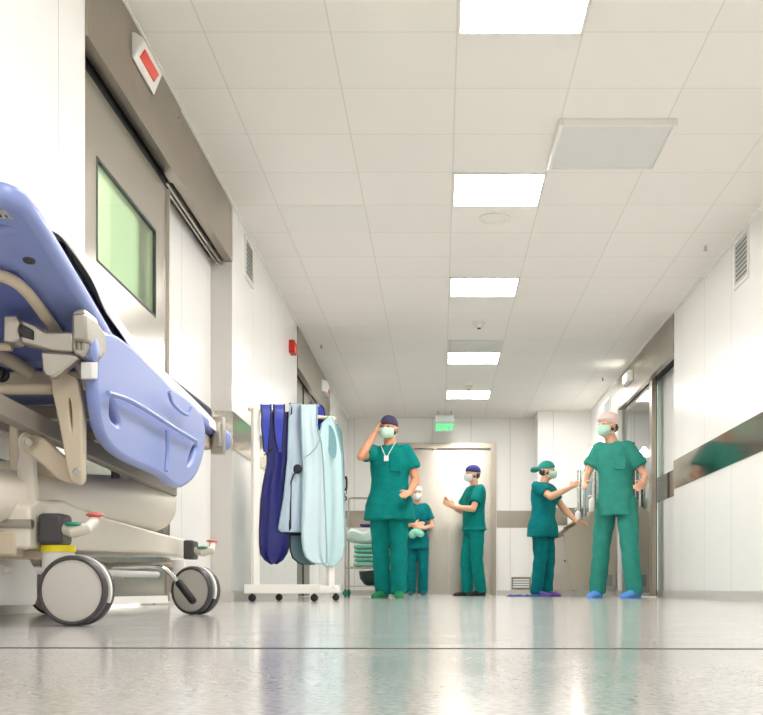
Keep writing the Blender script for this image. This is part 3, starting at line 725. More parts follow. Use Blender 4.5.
caster('caster', -1.30, 2.46, math.radians(20), .0785)
caster('caster', -1.33, 3.56, math.radians(-20), .0785)
def pedal(pg, pr, Y, k=1.0):
    g = P(pg[0], pg[1], Y); r = P(pr[0], pr[1], Y + .05)
    m = MB(); m.tube([g + Vector((-.03, .02, -.008)), g + Vector((.0, 0, -.014)), g + Vector((.03, 0, -.008)), r + Vector((0, 0, -.012))], [.012 * k, .016 * k, .013 * k, .012 * k], 12); ob = obj('brake_pedal', m, M['cream_plastic'], S)
    obj('green_pad', MB().ell(g + Vector((0, 0, .001)), (.021 * k, .02, .0055)), M['pedal_green'], ob)
    m = MB(); m.ell(r, (.02 * k, .02, .0055)); obj('red_pad', m, M['pedal_red'], ob)
pedal((74, 525), (95, 515), 2.40)
pedal((203, 548), (212, 541), 3.66, 1.0)

# ================================================================ apron rack with aprons
RK = thing('apron_rack', 'white wheeled rack of hanging lead aprons beside the left wall', 'rack', (-1.05, 7.5, 0))
ra, rb = P(252, 409, 7.36), P(331, 416.5, 7.74); ra.z = rb.z = 1.315
def rail_y(px):                              # depth of the top rail behind pixel column px
    t = 0; Y = 7.5
    for _ in range(6):
        x = (px - VX) * Y / F; t = (x - ra.x) / (rb.x - ra.x); Y = ra.y + t * (rb.y - ra.y)
    return Y
obj('top_rail', MB().cyl(ra + Vector((-.02, -.01, 0)), rb + Vector((.03, .02, 0)), .014), M['wood'], RK)
dv = Vector((rb.x - ra.x, rb.y - ra.y, 0)).normalized(); nv = Vector((-dv.y, dv.x, 0))
def obox(m, c, a, b_, h0, h1):
    m.prism([Vector((c.x, c.y, h0)) + dv * a[0] + nv * b_[0], Vector((c.x, c.y, h0)) + dv * a[1] + nv * b_[0], Vector((c.x, c.y, h0)) + dv * a[1] + nv * b_[1], Vector((c.x, c.y, h0)) + dv * a[0] + nv * b_[1]], (0, 0, h1 - h0))
    return m
L_ = (rb - ra).length
obj('post', obox(MB(), ra, (-.0, .05), (-.02, .02), .10, 1.33), M['rack'], RK, bevel=.004)
obj('post', obox(MB(), rb, (-.03, .02), (-.02, .02), .10, 1.33), M['rack'], RK, bevel=.004)
obj('base_beam', MB().box(-1.335, -.815, 7.33, 7.38, .056, .118), M['rack'], RK, bevel=.004)
obj('base_beam', MB().box(-1.25, -.735, 7.93, 7.98, .056, .118), M['rack'], RK, bevel=.004)
for xa, xb in ((-1.27, -1.215), (-.85, -.775)):
    m = MB(); m.prism([(xa - .025, 7.38, .06), (xa + .025, 7.38, .06), (xb + .025, 7.93, .06), (xb - .025, 7.93, .06)], (0, 0, .05)); obj('base_foot', m, M['rack'], RK, bevel=.004)
for a, b_ in ((-1.285, 7.355), (-.86, 7.355), (-1.19, 7.955), (-.77, 7.955)):
    q = Vector((a, b_, 0))
    m = MB(); m.lathe(q + Vector((0, -.012, .026)), (0, 1, 0), [(0, .001), (0, .02), (.004, .026), (.02, .026), (.024, .02), (.024, .001)], 20); m.cyl(q + Vector((0, 0, .03)), q + Vector((0, 0, .056)), .009)
    obj('caster_wheel', m, M['black'], RK)

def apron(name, lb, rows, off, mt, trim=None, seed=0, amp=.012, drape=0, trim_sides=(0, 1, 2)):
    """hanging apron; rows: (pixel height, left, right), hung off the top rail by off; optional drape over the rail"""
    N = 14; grid = []
    def pt(px, py, s):
        Y = rail_y(px) - off; Y0 = 7.55
        x = (px - VX) * Y / F
        return Vector((x, Y, H + (HY - py) * Y / F))
    ys = []
    for a, b_ in zip(rows, rows[1:]):
        n = max(1, int((b_[0] - a[0]) / 8))
        for k in range(n):
            t = k / n; ys.append(tuple(a[i] + (b_[i] - a[i]) * t for i in range(3)))
    ys.append(rows[-1])
    for (py, l, r) in ys:
        row = []
        f = min(1, (py - rows[0][0]) / 60 + .1)
        for i in range(N + 1):
            u = i / N; p = pt(l + (r - l) * u, py, 0)
            p.y += amp * f * (math.sin(u * 9 + seed) + .6 * math.sin(u * 17 + seed * 2 + py * .03) + .5 * math.sin(py * .05 + seed * 3))
            row.append(p)
        grid.append(row)
    if drape:
        top = grid[0]; extra = []
        for dz, dy in ((.012, .5), (.0, 1.0), (-drape * .5, 1.05), (-drape, 1.1)):
            extra.append([Vector((p.x, p.y + (2 * off + .01) * dy, p.z + dz)) for p in top])
        grid = extra[::-1] + grid
    m = MB(); n = N + 1
    m.faces([p for r in grid for p in r], [(k * n + i, k * n + i + 1, (k + 1) * n + i + 1, (k + 1) * n + i) for k in range(len(grid) - 1) for i in range(n - 1)])
    bmesh.ops.recalc_face_normals(m.bm, faces=m.bm.faces)
    bmesh.ops.solidify(m.bm, geom=m.bm.faces[:], thickness=.006)
    o = obj(name, m, mt); tag(o, lb, 'apron', 'lead aprons on the white rack')
    if trim:
        k0 = 4 if drape else 0
        edge = [r[0] for r in grid[k0:]], grid[-1], [r[-1] for r in grid[k0:]]
        t = MB()
        for s in trim_sides: t.tube([p + Vector((0, -.007, 0)) for p in edge[s]], .0055, 6)
        obj('piping', t, trim, o)
    return o
A = apron('lead_apron', 'dark navy lead apron, leftmost on the white rack', [(412, 262, 288), (435, 263, 288), (447, 267, 288), (464, 267, 288), (485, 263, 287), (500, 261, 288), (530, 260, 290), (545, 260, 290), (554, 261, 287), (560, 265, 283), (564, 271, 277)], .022, M['apron_navy'], M['trim_dark'], 1, .012, 0, (0, 2))
for x0, x1, xb in ((261, 271, 266), (273.5, 284.5, 280)):
    g = MB(); rs = []
    for py, l, r in ((412, x0 + 1, x1), (425, x0 + .5, x1 - .5), (440, x0 + 2, x1 - 2), (452, xb - 2, xb + 2.5)):
        rs.append((py, l, r))
    vs = []
    for py, l, r in [(416, x0, x1)]:
        for px in (l, r): vs.append(Vector(((px - VX) * (rail_y(px) + .02) / F, rail_y(px) + .02, H + (HY - py) * (rail_y(px)) / F)))
    for py, l, r, dy in [(407, x0, x1, .016), (404.5, x0, x1, 0), (407, x0, x1, -.02)] + [(a, b_, c, -.042) for a, b_, c in rs]:
        for px in (l, r):
            Y = rail_y(px) + dy; vs.append(Vector(((px - VX) * Y / F, Y, H + (HY - py) * Y / F)))
    g.faces(vs, [(2 * k, 2 * k + 1, 2 * k + 3, 2 * k + 2) for k in range(len(vs) // 2 - 1)])
    bmesh.ops.recalc_face_normals(g.bm, faces=g.bm.faces); bmesh.ops.solidify(g.bm, geom=g.bm.faces[:], thickness=.004)
    ob = obj('shoulder_strap', g, M['apron_royal'], A)
    t = MB(); t.tube(vs[2::2], .005, 6); t.tube(vs[3::2], .005, 6); obj('piping', t, M['trim_dark'], ob)
t = MB(); t.tube([P(a, b_, rail_y(270) - .05) for a, b_ in ((270, 444), (266, 452), (264, 456), (268, 453), (272, 448))], .005, 6); obj('tie', t, M['trim_dark'], A)
B = apron('lead_apron', 'grey blue lead apron with black edge between the navy and pale aqua ones', [(404, 291, 301), (420, 289, 304), (460, 288, 306), (498, 284, 306), (520, 280, 306), (529, 278.5, 306), (531.5, 281, 306)], .042, M['apron_grey'], M['trim_pale'], 2, .007, .25, (0, 1))
t = MB(); t.tube([P(a, b_, rail_y(295) - .07) for a, b_ in ((300, 470), (294, 474), (291, 482), (290.5, 505), (290.5, 529))], .006, 8); obj('strap', t, M['trim_dark'], B)
t = MB(); t.ell(P(297.5, 469, rail_y(297) - .066), (.032, .014, .034)); obj('buckle_pad', t, M['trim_dark'], B)
t = MB(); t.tube([P(a, b_, rail_y(290) - .035) for a, b_ in ((290, 403), (291.5, 408), (291.5, 413), (289, 417))], .006, 6); obj('edge_binding', t, M['trim_dark'], B)
D_ = apron('lead_apron', 'slate teal lead apron hanging lowest behind the grey blue one', [(440, 291, 318), (530, 290, 318), (550, 290.5, 317), (558, 293, 317), (563, 299, 316), (565, 304, 314)], -.035, M['apron_teal'], M['trim_dark'], 4, .006, 0, (0,))
g = MB(); g.tube([P(a, 533.5, rail_y(a) + .015) for a in (290, 296, 302)], .014, 8, .5); obj('waist_strap', g, M['trim_dark'], D_)
Cc = apron('lead_apron', 'pale aqua lead apron at the front, with narrow neck piece over the rail', [(404.5, 301, 317.5), (425, 301.5, 317), (434, 302, 319), (444, 302, 322), (462, 303, 323.5), (500, 302.5, 325), (537, 302, 326.5), (550, 303.5, 327), (557, 306, 327), (562, 312, 327), (563.5, 317, 326)], .07, M['apron_aqua'], M['trim_pale'], 3, .009, .2, (0, 1, 2))
g = MB(); g.tube([P(a, b_, rail_y(309) - .093) for a, b_ in ((321, 437), (316, 448), (310, 454), (304, 458))], .004, 6); obj('seam', g, M['trim_pale'], Cc)
E = apron('lead_apron', 'pale mint lead apron with dark arm opening at the right end of the rack', [(417, 328, 332), (424, 322, 335), (440, 319, 339), (455, 319, 342), (482, 320, 343), (520, 321, 344.5), (545, 321, 344.5), (556, 321, 343), (563, 322, 338), (566, 326, 333)], .03, M['apron_mint'], M['trim_pale'], 5, .008, 0, (0, 1, 2))
g = MB(); g.prism(chaikin([P(a, b_, rail_y(330) - .045) for a, b_ in ((324, 426), (331, 424), (336, 436), (337, 452), (334, 461), (327, 448), (323, 436))], 2), (0, .006, 0)); obj('arm_opening', g, M['lining'], E)
G = apron('lead_apron', 'royal blue lead apron whose rounded collar shows behind the pale aqua one', [(405, 302, 321), (409, 300, 324), (416, 299, 325), (424, 300, 322), (434, 302, 317), (480, 303, 316)], -.03, M['apron_royal'], M['trim_dark'], 6, .004, 0, (0, 2))
Fh = apron('lead_apron', 'grey green lead apron half hidden past the right rack end', [(424, 335, 338), (432, 334, 342), (464, 335, 344), (520, 336, 345), (550, 336, 344.5)], -.06, M['apron_teal'], M['trim_dark'], 7, .004, 0, (0,))

# ================================================================ linen trolley
TY = 12.4
T = thing('linen_trolley', 'steel linen trolley with green cloths, behind the man with raised hand', 'trolley', (-.85, TY, 0))
tx0, tx1, ty0, ty1 = -1.09, -.52, TY, TY + .42
for x in (tx0, tx1):
    for y in (ty0, ty1): obj('post', MB().cyl((x, y, .06), (x, y, 1.14 if y == ty1 else .9), .012), M['alu'], T)
obj('shelf', MB().box(tx0 - .01, tx1 + .01, ty0 - .01, ty1 + .01, .33, .35), M['alu'], T, bevel=.004)
obj('shelf', MB().box(tx0 - .01, tx1 + .01, ty0 - .01, ty1 + .01, .12, .13), M['alu'], T, bevel=.003)
obj('push_handle', MB().tube([(tx0, ty1, 1.14), (tx0, ty1, 1.16), (tx0 + .02, ty1, 1.175), (tx1 - .02, ty1, 1.175), (tx1, ty1, 1.16), (tx1, ty1, 1.14)], .012, 10), M['alu'], T)
for x in (tx0, tx1):
    for y in (ty0, ty1):
        m = MB(); m.lathe((x - .014, y, .045), (1, 0, 0), [(0, .02), (.002, .042), (.006, .045), (.022, .045), (.026, .042), (.028, .02)], 24); w_ = obj('caster_wheel', m, M['black'], T)
        obj('wheel_hub', MB().cyl((x, y - .046, .045), (x, y - .05, .045), .03), M['pedal_green'], w_)
def towel(z0, z1, lb, mt, x0, x1, seed):
    m = MB(); rs = []
    n = 14
    for k in range(n + 1):
        x = x0 + (x1 - x0) * k / n; f = 1 if 0 < k < n else .7
        zc = (z0 + z1) / 2; h_ = (z1 - z0) / 2 * f; wob = -.006 * abs(math.sin(k * 1.7 + seed))
        rs.append([Vector((x, TY + .02 + (a > .5) * .36 * 1.0, zc + b_ * h_ + wob)) if False else Vector((x, TY + .2 + .2 * math.cos(t), zc + h_ * (abs(math.sin(t)) ** .35) * (1 if math.sin(t) >= 0 else -1) + (wob if math.sin(t) >= 0 else 0))) for t in [2 * PI * i / 20 for i in range(20)]])
    m.rings(rs); tag(obj('folded_cloth', m, mt), lb, 'cloth', 'surgical cloths on the steel trolley')
names = ['lowest folded green cloth on the steel trolley shelf', 'second folded cloth from the bottom of the trolley pile', 'third folded cloth from the bottom of the trolley pile', 'fourth folded cloth from the bottom of the trolley pile', 'fifth folded cloth in the trolley pile, under the pale bundle']
zz = .351
for k, (lb, h_) in enumerate(zip(names, (.055, .05, .05, .05, .06))):
    towel(zz, zz + h_ - .004, lb, M[['towel_jade', 'towel_green', 'towel_jade', 'towel_green', 'towel_jade'][k]], -1.0 + .01 * (k % 2), -.55, k); zz += h_
m = MB(); rs = []
for k in range(15):
    x = -1.1 + .56 * k / 14; f = math.sin(PI * min(1, max(0.08, (k + 1) / 15.5))) ** .4
    top = .79 + .03 * math.sin(k * .9) ; bot = zz + .002 + .0 * k
    rs.append([Vector((x, TY + .2 + .22 * f * math.cos(t), (top + bot) / 2 + (top - bot) / 2 * f * (abs(math.sin(t)) ** .5) * (1 if math.sin(t) > 0 else -1))) for t in [2 * PI * i / 20 for i in range(20)]])
m.rings(rs); tag(obj('cloth_bundle', m, M['towel_mint']), 'puffy pale mint cloth bundle on top of the trolley pile', 'cloth')
tag(obj('blue_wrap', MB().box(-.93, -.6, TY + .06, TY + .34, .824, .846), M['cap_blue'], bevel=.008), 'flat dark blue wrap lying on the pale mint bundle', 'cloth')
m = MB(); rs = []
for z, w0, d in ((.30, .19, .15), (.22, .18, .15), (.15, .13, .12), (.134, .08, .09)):
    rs.append([Vector((-.76 + w0 * math.cos(t), TY + .2 + d * math.sin(t), z + .01 * math.sin(3 * t))) for t in [2 * PI * i / 24 for i in range(24)]])
m.rings(rs); tag(obj('laundry_bag', m, M['bag']), 'dark green sagging bag on the bottom shelf of the steel trolley', 'bag')

# ================================================================ scrub sink on the right wall
SK = thing('scrub_sink', 'long steel scrub sink with tall taps on the far right wall', 'sink', (1.95, 14.4, 0))
sy0, sy1 = 13.56, 15.7
endp = [(1.66, .078), (2.222, .078), (2.222, 1.22), (2.16, 1.215), (1.90, 1.05), (1.575, .80), (1.562, .775)]
for y in (sy0, sy1 - .02):
    m = MB(); m.prism([(x, y, z) for x, z in endp], (0, .02, 0)); obj('end_panel', m, M['sink'], SK, bevel=.003, smooth=False)
m = MB(); m.prism([(1.66, sy0 + .02, .078), (1.68, sy0 + .02, .078), (1.59, sy0 + .02, .77), (1.566, sy0 + .02, .77)], (0, sy1 - sy0 - .04, 0)); obj('front_panel', m, M['sink'], SK, smooth=False)
m = MB(); m.box(1.60, 2.21, sy0 + .02, sy1 - .02, .60, .62); obj('basin_floor', m, M['sink'], SK, smooth=False)
m = MB(); m.box(1.70, 2.222, sy0 + .01, sy1 - .02, .0, .078); obj('plinth', m, M['base'], SK, smooth=False)
m = MB(); m.box(1.655, 1.69, sy0 + .3, sy1 - .3, .46, .49); m.box(1.60, 1.66, sy0 + .25, sy0 + .3, .44, .47); obj('knee_bar', m, M['trim_dark'], SK, bevel=.004)
m = MB(); m.box(2.10, 2.222, sy0 + .03, sy1 - .02, 1.1, 1.95); obj('splash_back', m, M['panel_teal'], SK, bevel=.006)
# vent in the end panel
m = MB(); quad = [(1.94, 2.2, .10, .30)]
m.box(1.94, 2.2, sy0 - .006, sy0, .10, .125); m.box(1.94, 2.2, sy0 - .006, sy0, .275, .30); m.box(1.94, 1.965, sy0 - .006, sy0, .125, .275); m.box(2.175, 2.2, sy0 - .006, sy0, .125, .275)
obj('vent_frame', m, M['alu'], SK, smooth=False)
obj('vent_grille', MB().box(1.965, 2.175, sy0 - .003, sy0 - .001, .125, .275), M['dark_grey'], SK, smooth=False)
for Y in (13.75, 15.2):
    m = MB(); m.cyl((1.97, Y, 1.06), (1.97, Y, 1.80), .03, seg=16); m.cyl((2.04, Y, 1.06), (2.04, Y, 1.74), .018, seg=12); m.tube([(2.1, Y, 1.74), (2.0, Y, 1.80), (1.93, Y, 1.86)], .012, 10)
    tp = obj('scrub_tap', m, M['chrome'], SK)
    m = MB(); m.lathe((1.955, Y, 1.79), (0, 0, 1), [(0, .03), (.0, .075), (.03, .085), (.06, .06), (.1, .03), (.12, .015), (.12, .001)], 24); obj('tap_light', m, M['lamp'], tp)
for k, (x, y, hh, lb) in enumerate(((1.93, 13.66, .2, 'white soap bottle standing nearest on the sink ledge'), (1.86, 14.5, .17, 'white soap bottle in the middle of the sink ledge'), (1.86, 15.35, .18, 'white soap bottle farthest along the sink ledge'))):
    # each bottle hangs in a wire holder on the splash back ledge
    z = 1.075 if k == 0 else 1.0
    t = thing('soap_bottle', lb, 'bottle', (x, y, z), 'soap bottles on the scrub sink')
    obj('bottle_body', MB().lathe((x, y, z), (0, 0, 1), [(0, .001), (0, .036), (.006, .04), (hh * .7, .04), (hh * .8, .03), (hh * .85, .015), (hh * .9, .015), (hh * .9, .001)], 20), M['white_plastic'], t)
    obj('pump_head', MB().tube([(x, y, z + hh * .88), (x, y, z + hh), (x - .03, y, z + hh + .005), (x - .045, y, z + hh - .008)], .008, 8), M['grille'], t)
obj('ledge', MB().box(1.80, 2.11, sy0 + .04, sy1 - .02, .985, 1.0), M['sink'], SK, smooth=False)
obj('ledge_block', MB().box(1.88, 1.98, sy0 + .04, sy0 + .2, 1.0, 1.074), M['sink'], SK, smooth=False)
# ================================================================ people
def hand(mb, wrist, d, palm, thumb_side, curl=.5, k=1.0, spread=1.0):
    """palm, four bent fingers of unequal length, thumb leaving the side of the palm"""
    d = Vector(d).normalized(); n = Vector(palm); n = (n - d * n.dot(d)).normalized(); s = d.cross(n).normalized() * thumb_side
    w = Vector(wrist)
    Mh = Matrix((s, d, n)).transposed()
    mb.ell(w + d * .05 * k, (.040 * k, .055 * k, .016 * k), Mh, 14, 10)
    mb.caps(w - d * .02, w + d * .03 * k, .026 * k, .026 * k, 10)
    for off, ln in ((.029, .036), (.010, .041), (-.010, .038), (-.029, .030)):
        p = w + d * (.088 - abs(off) * .2) * k + s * off * k * spread; a = curl * .5
        q = p; rr = .0092 * k; mb.caps(w + d * .055 * k + s * off * .9 * k, p, rr, rr, 8)
        for i in range(3):
            dd = d * math.cos(a) + n * math.sin(a) + s * off * 2 * (spread - .6)
            nx = q + dd.normalized() * ln * k * (1, .72, .55)[i]
            mb.caps(q, nx, rr, rr * .92, 8); q = nx; rr *= .92; a += curl
    p = w + d * .022 * k + s * .028 * k; q = p + (d * .55 + s * .75 + n * .25).normalized() * .042 * k
    mb.caps(p, q, .0125 * k, .0105 * k, 8); mb.caps(q, q + (d * .9 + s * .15 + n * .3).normalized() * .032 * k, .0102 * k, .009 * k, 8)

def person(label, x, y, ang, height, po):
    k = height / 1.75
    fem = po.get('slim', 1.0)
    lean = Vector(po.get('lean', (0, 0, 0)))         # shift of the shoulders against the pelvis
    pel = Vector(po.get('pelvis', (0, 0, 0)))
    hipc = Vector((0, 0, .93)) + pel; sh = Vector((0, .01, 1.43)) + pel + lean
    nk = sh + Vector((0, -.01, .075)); hd = sh + Vector((0, -.035, .205)) + Vector(po.get('head', (0, 0, 0)))
    yaw = po.get('yaw', 0); R3 = Matrix.Rotation(yaw, 3, 'Z') @ Matrix.Rotation(po.get('nod', 0), 3, 'X')
    J = {}
    for s, nm in ((-1, 'R'), (1, 'L')):
        J['sh' + nm] = sh + Vector((.185 * s * fem, 0, 0)); J['hip' + nm] = hipc + Vector((.095 * s, 0, -.02))
        a = Vector(po['ankle' + nm]); h_ = J['hip' + nm]
        J['an' + nm] = a; J['kn' + nm] = Vector(po['knee' + nm]) if 'knee' + nm in po else h_.lerp(a, .51) + Vector((0, -.03, 0))
        J['el' + nm] = Vector(po['elbow' + nm]); J['wr' + nm] = Vector(po['wrist' + nm])
    def torso(mb, tab, seg=28):
        rs = []
        for t, a, b_, dy in tab:                      # t: 0 pelvis .. 1 shoulders
            c = hipc.lerp(sh, t) + Vector((0, dy, 0))
            rs.append([c + Vector((a * fem * math.copysign(abs(math.cos(2 * PI * i / seg)) ** .85, math.cos(2 * PI * i / seg)), b_ * math.copysign(abs(math.sin(2 * PI * i / seg)) ** .85, math.sin(2 * PI * i / seg)), 0)) for i in range(seg)])
        mb.rings(rs)
    # ---- body
    m = MB()
    torso(m, [(-.2, .10, .08, 0), (-.1, .155, .11, 0), (.05, .168, .115, 0), (.25, .148, .105, -.005), (.45, .145, .10, -.005), (.7, .165, .112, 0), (.88, .175, .105, .005), (1.0, .165, .085, .01), (1.08, .10, .065, .01)])
    m.caps(sh + Vector((0, 0, .02)), hd + Vector((0, .015, -.06)), .062, .055)
    m.ell(hd + R3 @ Vector((0, .008, .025)), (.074, .095, .098), R3, 24, 16)        # skull
    m.ell(hd + R3 @ Vector((0, -.03, -.045)), (.056, .062, .07), R3, 20, 12)         # jaw and face
    m.caps(hd + R3 @ Vector((0, -.088, .02)), hd + R3 @ Vector((0, -.108, -.018)), .009, .014, 10)   # nose
    m.ell(hd + R3 @ Vector((0, -.088, -.055)), (.022, .01, .012), R3, 12, 8)         # mouth
    for s, nm in ((-1, 'R'), (1, 'L')):
        m.ell(hd + R3 @ Vector((.076 * s, .012, -.005)), (.011, .018, .031), R3, 10, 8)
        m.caps(J['sh' + nm] + Vector((-.02 * s, 0, -.015)), J['el' + nm], .052 * fem, .041 * fem)
        fw = J['el' + nm].lerp(J['wr' + nm], .3)
        m.caps(J['el' + nm], fw, .041 * fem, .041 * fem); m.caps(fw, J['wr' + nm], .041 * fem, .027)
        m.caps(J['hip' + nm], J['kn' + nm], .083, .055)
        cf = J['kn' + nm].lerp(J['an' + nm], .3) + Vector((0, .012, 0))
        m.caps(J['kn' + nm], cf, .053, .056); m.caps(cf, J['an' + nm], .055, .036)
        td = Vector(po.get('toe' + nm, (0, -1, 0))).normalized()
        m.caps(J['an' + nm] + Vector((0, 0, -.05)) - td * .03, J['an' + nm] + td * .13 + Vector((0, 0, -.062)), .030, .019)
        dr = Vector(po['hand' + nm]) if 'hand' + nm in po else (J['wr' + nm] - J['el' + nm])
        hand(m, J['wr' + nm], dr, po.get('palm' + nm, (-s, 0, 0)), po.get('thumb' + nm, 1 if s < 0 else -1), po.get('curl', .4))
    Rz = Matrix.Translation((x, y, 0)) @ Matrix.Rotation(ang, 4, 'Z') @ Matrix.Scale(k, 4)
    def fin(mb, vox, sm, name, mt, par):
        me = remeshed(mb, vox, sm); me.materials.clear(); me.transform(Rz)
        return link_mesh(name, me, mt, par)
    body = fin(m, .0085, 3, 'person', M[po.get('skin', 'skin')], None); tag(body, label, 'person', 'hospital staff in green scrubs')
    # ---- scrub top
    hem = po.get('hem', -.27); fl = po.get('flare', 1.0)
    m = MB()
    torso(m, [(hem, .212 * fl, .152 * fl, -.005), (hem + .04, .21 * fl, .15 * fl, -.005), (-.05, .198 * fl, .142 * fl, -.004), (.2, .186, .134, -.008), (.45, .182, .128, -.008), (.7, .194, .136, -.004), (.88, .20, .126, .003), (.99, .19, .104, .008), (1.08, .125, .078, .012), (1.12, .088, .07, .012)])
    for s, nm in ((-1, 'R'), (1, 'L')):
        a = J['sh' + nm] + Vector((-.03 * s, 0, -.012)); b_ = J['sh' + nm].lerp(J['el' + nm], po.get('sleeve', .66))
        dd = (b_ - a).normalized()
        m.tube([a - dd * .075, a - dd * .06, a - dd * .025, a + dd * .02, a.lerp(b_, .5), b_, b_ + dd * .004], [.02, .05, .068, .076, .078, .077, .072], 18)
    # soft folds
    top = fin(m, .011, 4, 'scrub_top', M[po.get('cloth', 'scrub')], body)
    r_ = random.Random(int(x * 1000))
    for v in top.data.vertices:
        c = v.co; q = math.sin(c.x * 31 + c.z * 13 + r_.random() * .2) * .5 + math.sin(c.z * 23 - c.x * 17 + c.y * 9) * .5
        v.co += v.normal * q * .006
    # neckline binding
    ng = MB(); ring = []
    for i in range(21):
        t_ = 2 * PI * i / 20; ring.append(Rz @ (hipc.lerp(sh, 1.085) + Vector((.088 * math.cos(t_) * fem, .072 * math.sin(t_) - .0, -.035 * max(0, -math.sin(t_)) ** 2))))
    ng.tube(ring, .007, 6); obj('neck_binding', ng, M[po.get('cloth', 'scrub')], top)
    pk = MB(); c = hipc.lerp(sh, .68) + Vector((.085, -.142, 0))
    pk.box(-.05, .05, -.006, .01, -.06, .06, Rz @ Matrix.Translation(c)); obj('chest_pocket', pk, M[po.get('cloth', 'scrub')], top, bevel=.003)
    # ---- trousers
    m = MB()
    torso(m, [(-.24, .10, .10, 0), (-.16, .172, .125, 0), (0, .182, .130, 0), (.12, .172, .122, 0)])
    for s, nm in ((-1, 'R'), (1, 'L')):
        lo = J['an' + nm] + Vector((0, .01, -.045))
        kn = J['kn' + nm]
        m.tube([J['hip' + nm] + Vector((0, 0, .06)), J['hip' + nm], J['hip' + nm].lerp(kn, .5), kn, kn.lerp(lo, .5), lo + Vector((0, 0, .03)), lo], [.08, .106, .098, .086, .083, .080, .076], 20)
    tr = fin(m, .011, 3, 'trousers', M[po.get('pants', po.get('cloth', 'scrub'))], body)
    for v in tr.data.vertices:
        c = v.co; v.co += v.normal * .005 * (math.sin(c.z * 37 + c.x * 21) * .5 + math.sin(c.x * 61 + c.z * 9) * .5)
    # ---- shoes
    for nm in 'RL':
        td = Vector(po.get('toe' + nm, (0, -1, 0))).normalized(); a = J['an' + nm]; sd = td.cross(Vector((0, 0, 1)))
        m = MB(); rs = []; g0 = a.z - .085
        for t_, w_, h_ in ((-.075, .022, .05), (-.065, .036, .085), (-.02, .043, .10), (.04, .045, .085), (.10, .05, .065), (.16, .045, .05), (.185, .03, .035), (.195, .012, .018)):
            c = a + td * t_; rs.append([Vector((c.x, c.y, g0)) + sd * w_ * math.cos(2 * PI * i / 16) + Vector((0, 0, 1)) * (h_ * (.42 + .58 * math.sin(2 * PI * i / 16)) if math.sin(2 * PI * i / 16) > -.7 else 0) for i in range(16)])
        m.rings(rs); bmesh.ops.transform(m.bm, matrix=Rz, verts=m.bm.verts)
        zmin = min(v.co.z for v in m.bm.verts)
        sh_ = obj('shoe', m, M[po.get('shoe', 'shoe_green')], body)
        if po.get('sole'):
            pass
    # ---- cap, mask, hair, eyes
    m = MB(); rs = []
    bulge = po.get('cap_bulge', 1.0)
    for zz, rr in ((.012, .99), (.02, 1.03), (.05, 1.04 * bulge), (.08, .93 * bulge), (.105, .72 * bulge), (.122, .42 * bulge), (.128, .08)):
        rs.append([hd + R3 @ Vector((.083 * rr * math.cos(2 * PI * i / 28), .008 + .106 * rr * math.sin(2 * PI * i / 28), zz + (.018 if zz < .03 else 0) * -math.sin(2 * PI * i / 28) * .9 + .008)) for i in range(28)])
    m.rings(rs)
    bmesh.ops.transform(m.bm, matrix=Rz, verts=m.bm.verts)
    cap = obj('surgical_cap', m, M[po.get('cap', 'cap_blue')], body)
    sd = cap.modifiers.new('sub', 'SUBSURF'); sd.levels = 1; sd.render_levels = 1
    if po.get('knot'):
        m = MB(); b0 = hd + R3 @ Vector((0, .115, .03)); m.ell(b0, (.03, .03, .03)); m.ell(b0 + R3 @ Vector((.02, .05, -.02)), (.022, .055, .028), R3); m.ell(b0 + R3 @ Vector((-.02, .045, .0)), (.02, .05, .022), R3)
        bmesh.ops.transform(m.bm, matrix=Rz, verts=m.bm.verts); obj('cap_tie', m, M['cap_teal'], cap)
    m = MB(); rs = []
    for t_, f in ((-.098, .35), (-.085, .72), (-.055, .98), (-.025, 1.0), (0.0, .9)):
        row = []
        for i in range(15):
            a = PI * (i / 14) ; row.append(hd + R3 @ Vector((.072 * f * math.cos(a), -.035 - (.075 + .018 * math.sin(a) ** 3) * (.55 + .45 * f) * math.sin(a) ** .8, t_)))
        rs.append(row)
    n = 15; m.faces([p for r in rs for p in r], [(q * n + i, q * n + i + 1, (q + 1) * n + i + 1, (q + 1) * n + i) for q in range(4) for i in range(n - 1)])
    bmesh.ops.recalc_face_normals(m.bm, faces=m.bm.faces); bmesh.ops.solidify(m.bm, geom=m.bm.faces[:], thickness=.004)
    bmesh.ops.transform(m.bm, matrix=Rz, verts=m.bm.verts)
    mk = obj('face_mask', m, M[po.get('mask', 'mask')], body)
    for s in (-1, 1):
      m = MB(); m.tube([hd + R3 @ Vector(q) for q in ((.066 * s, -.05, -.01), (.08 * s, .0, .012), (.07 * s, .07, .02))], .0035, 6); m.tube([hd + R3 @ Vector(q) for q in ((.07 * s, .07, .02), (.07 * s, .0, -.07), (.05 * s, -.06, -.075))], .0035, 6)
      bmesh.ops.transform(m.bm, matrix=Rz, verts=m.bm.verts); obj('mask_tie', m, M['mask_white'], mk)
    m = MB(); m.ell(hd + R3 @ Vector((0, .03, -.012)), (.079, .078, .055), R3)
    bmesh.ops.transform(m.bm, matrix=Rz, verts=m.bm.verts); obj('hair', m, M['hair'], body)
    for s in (-1, 1):
        m = MB(); m.ell(hd + R3 @ Vector((.03 * s, -.083, .008)), (.0125, .008, .007), R3, 12, 8)
        bmesh.ops.transform(m.bm, matrix=Rz, verts=m.bm.verts); obj('eye', m, M['eye'], body)
    return body, hd, Rz

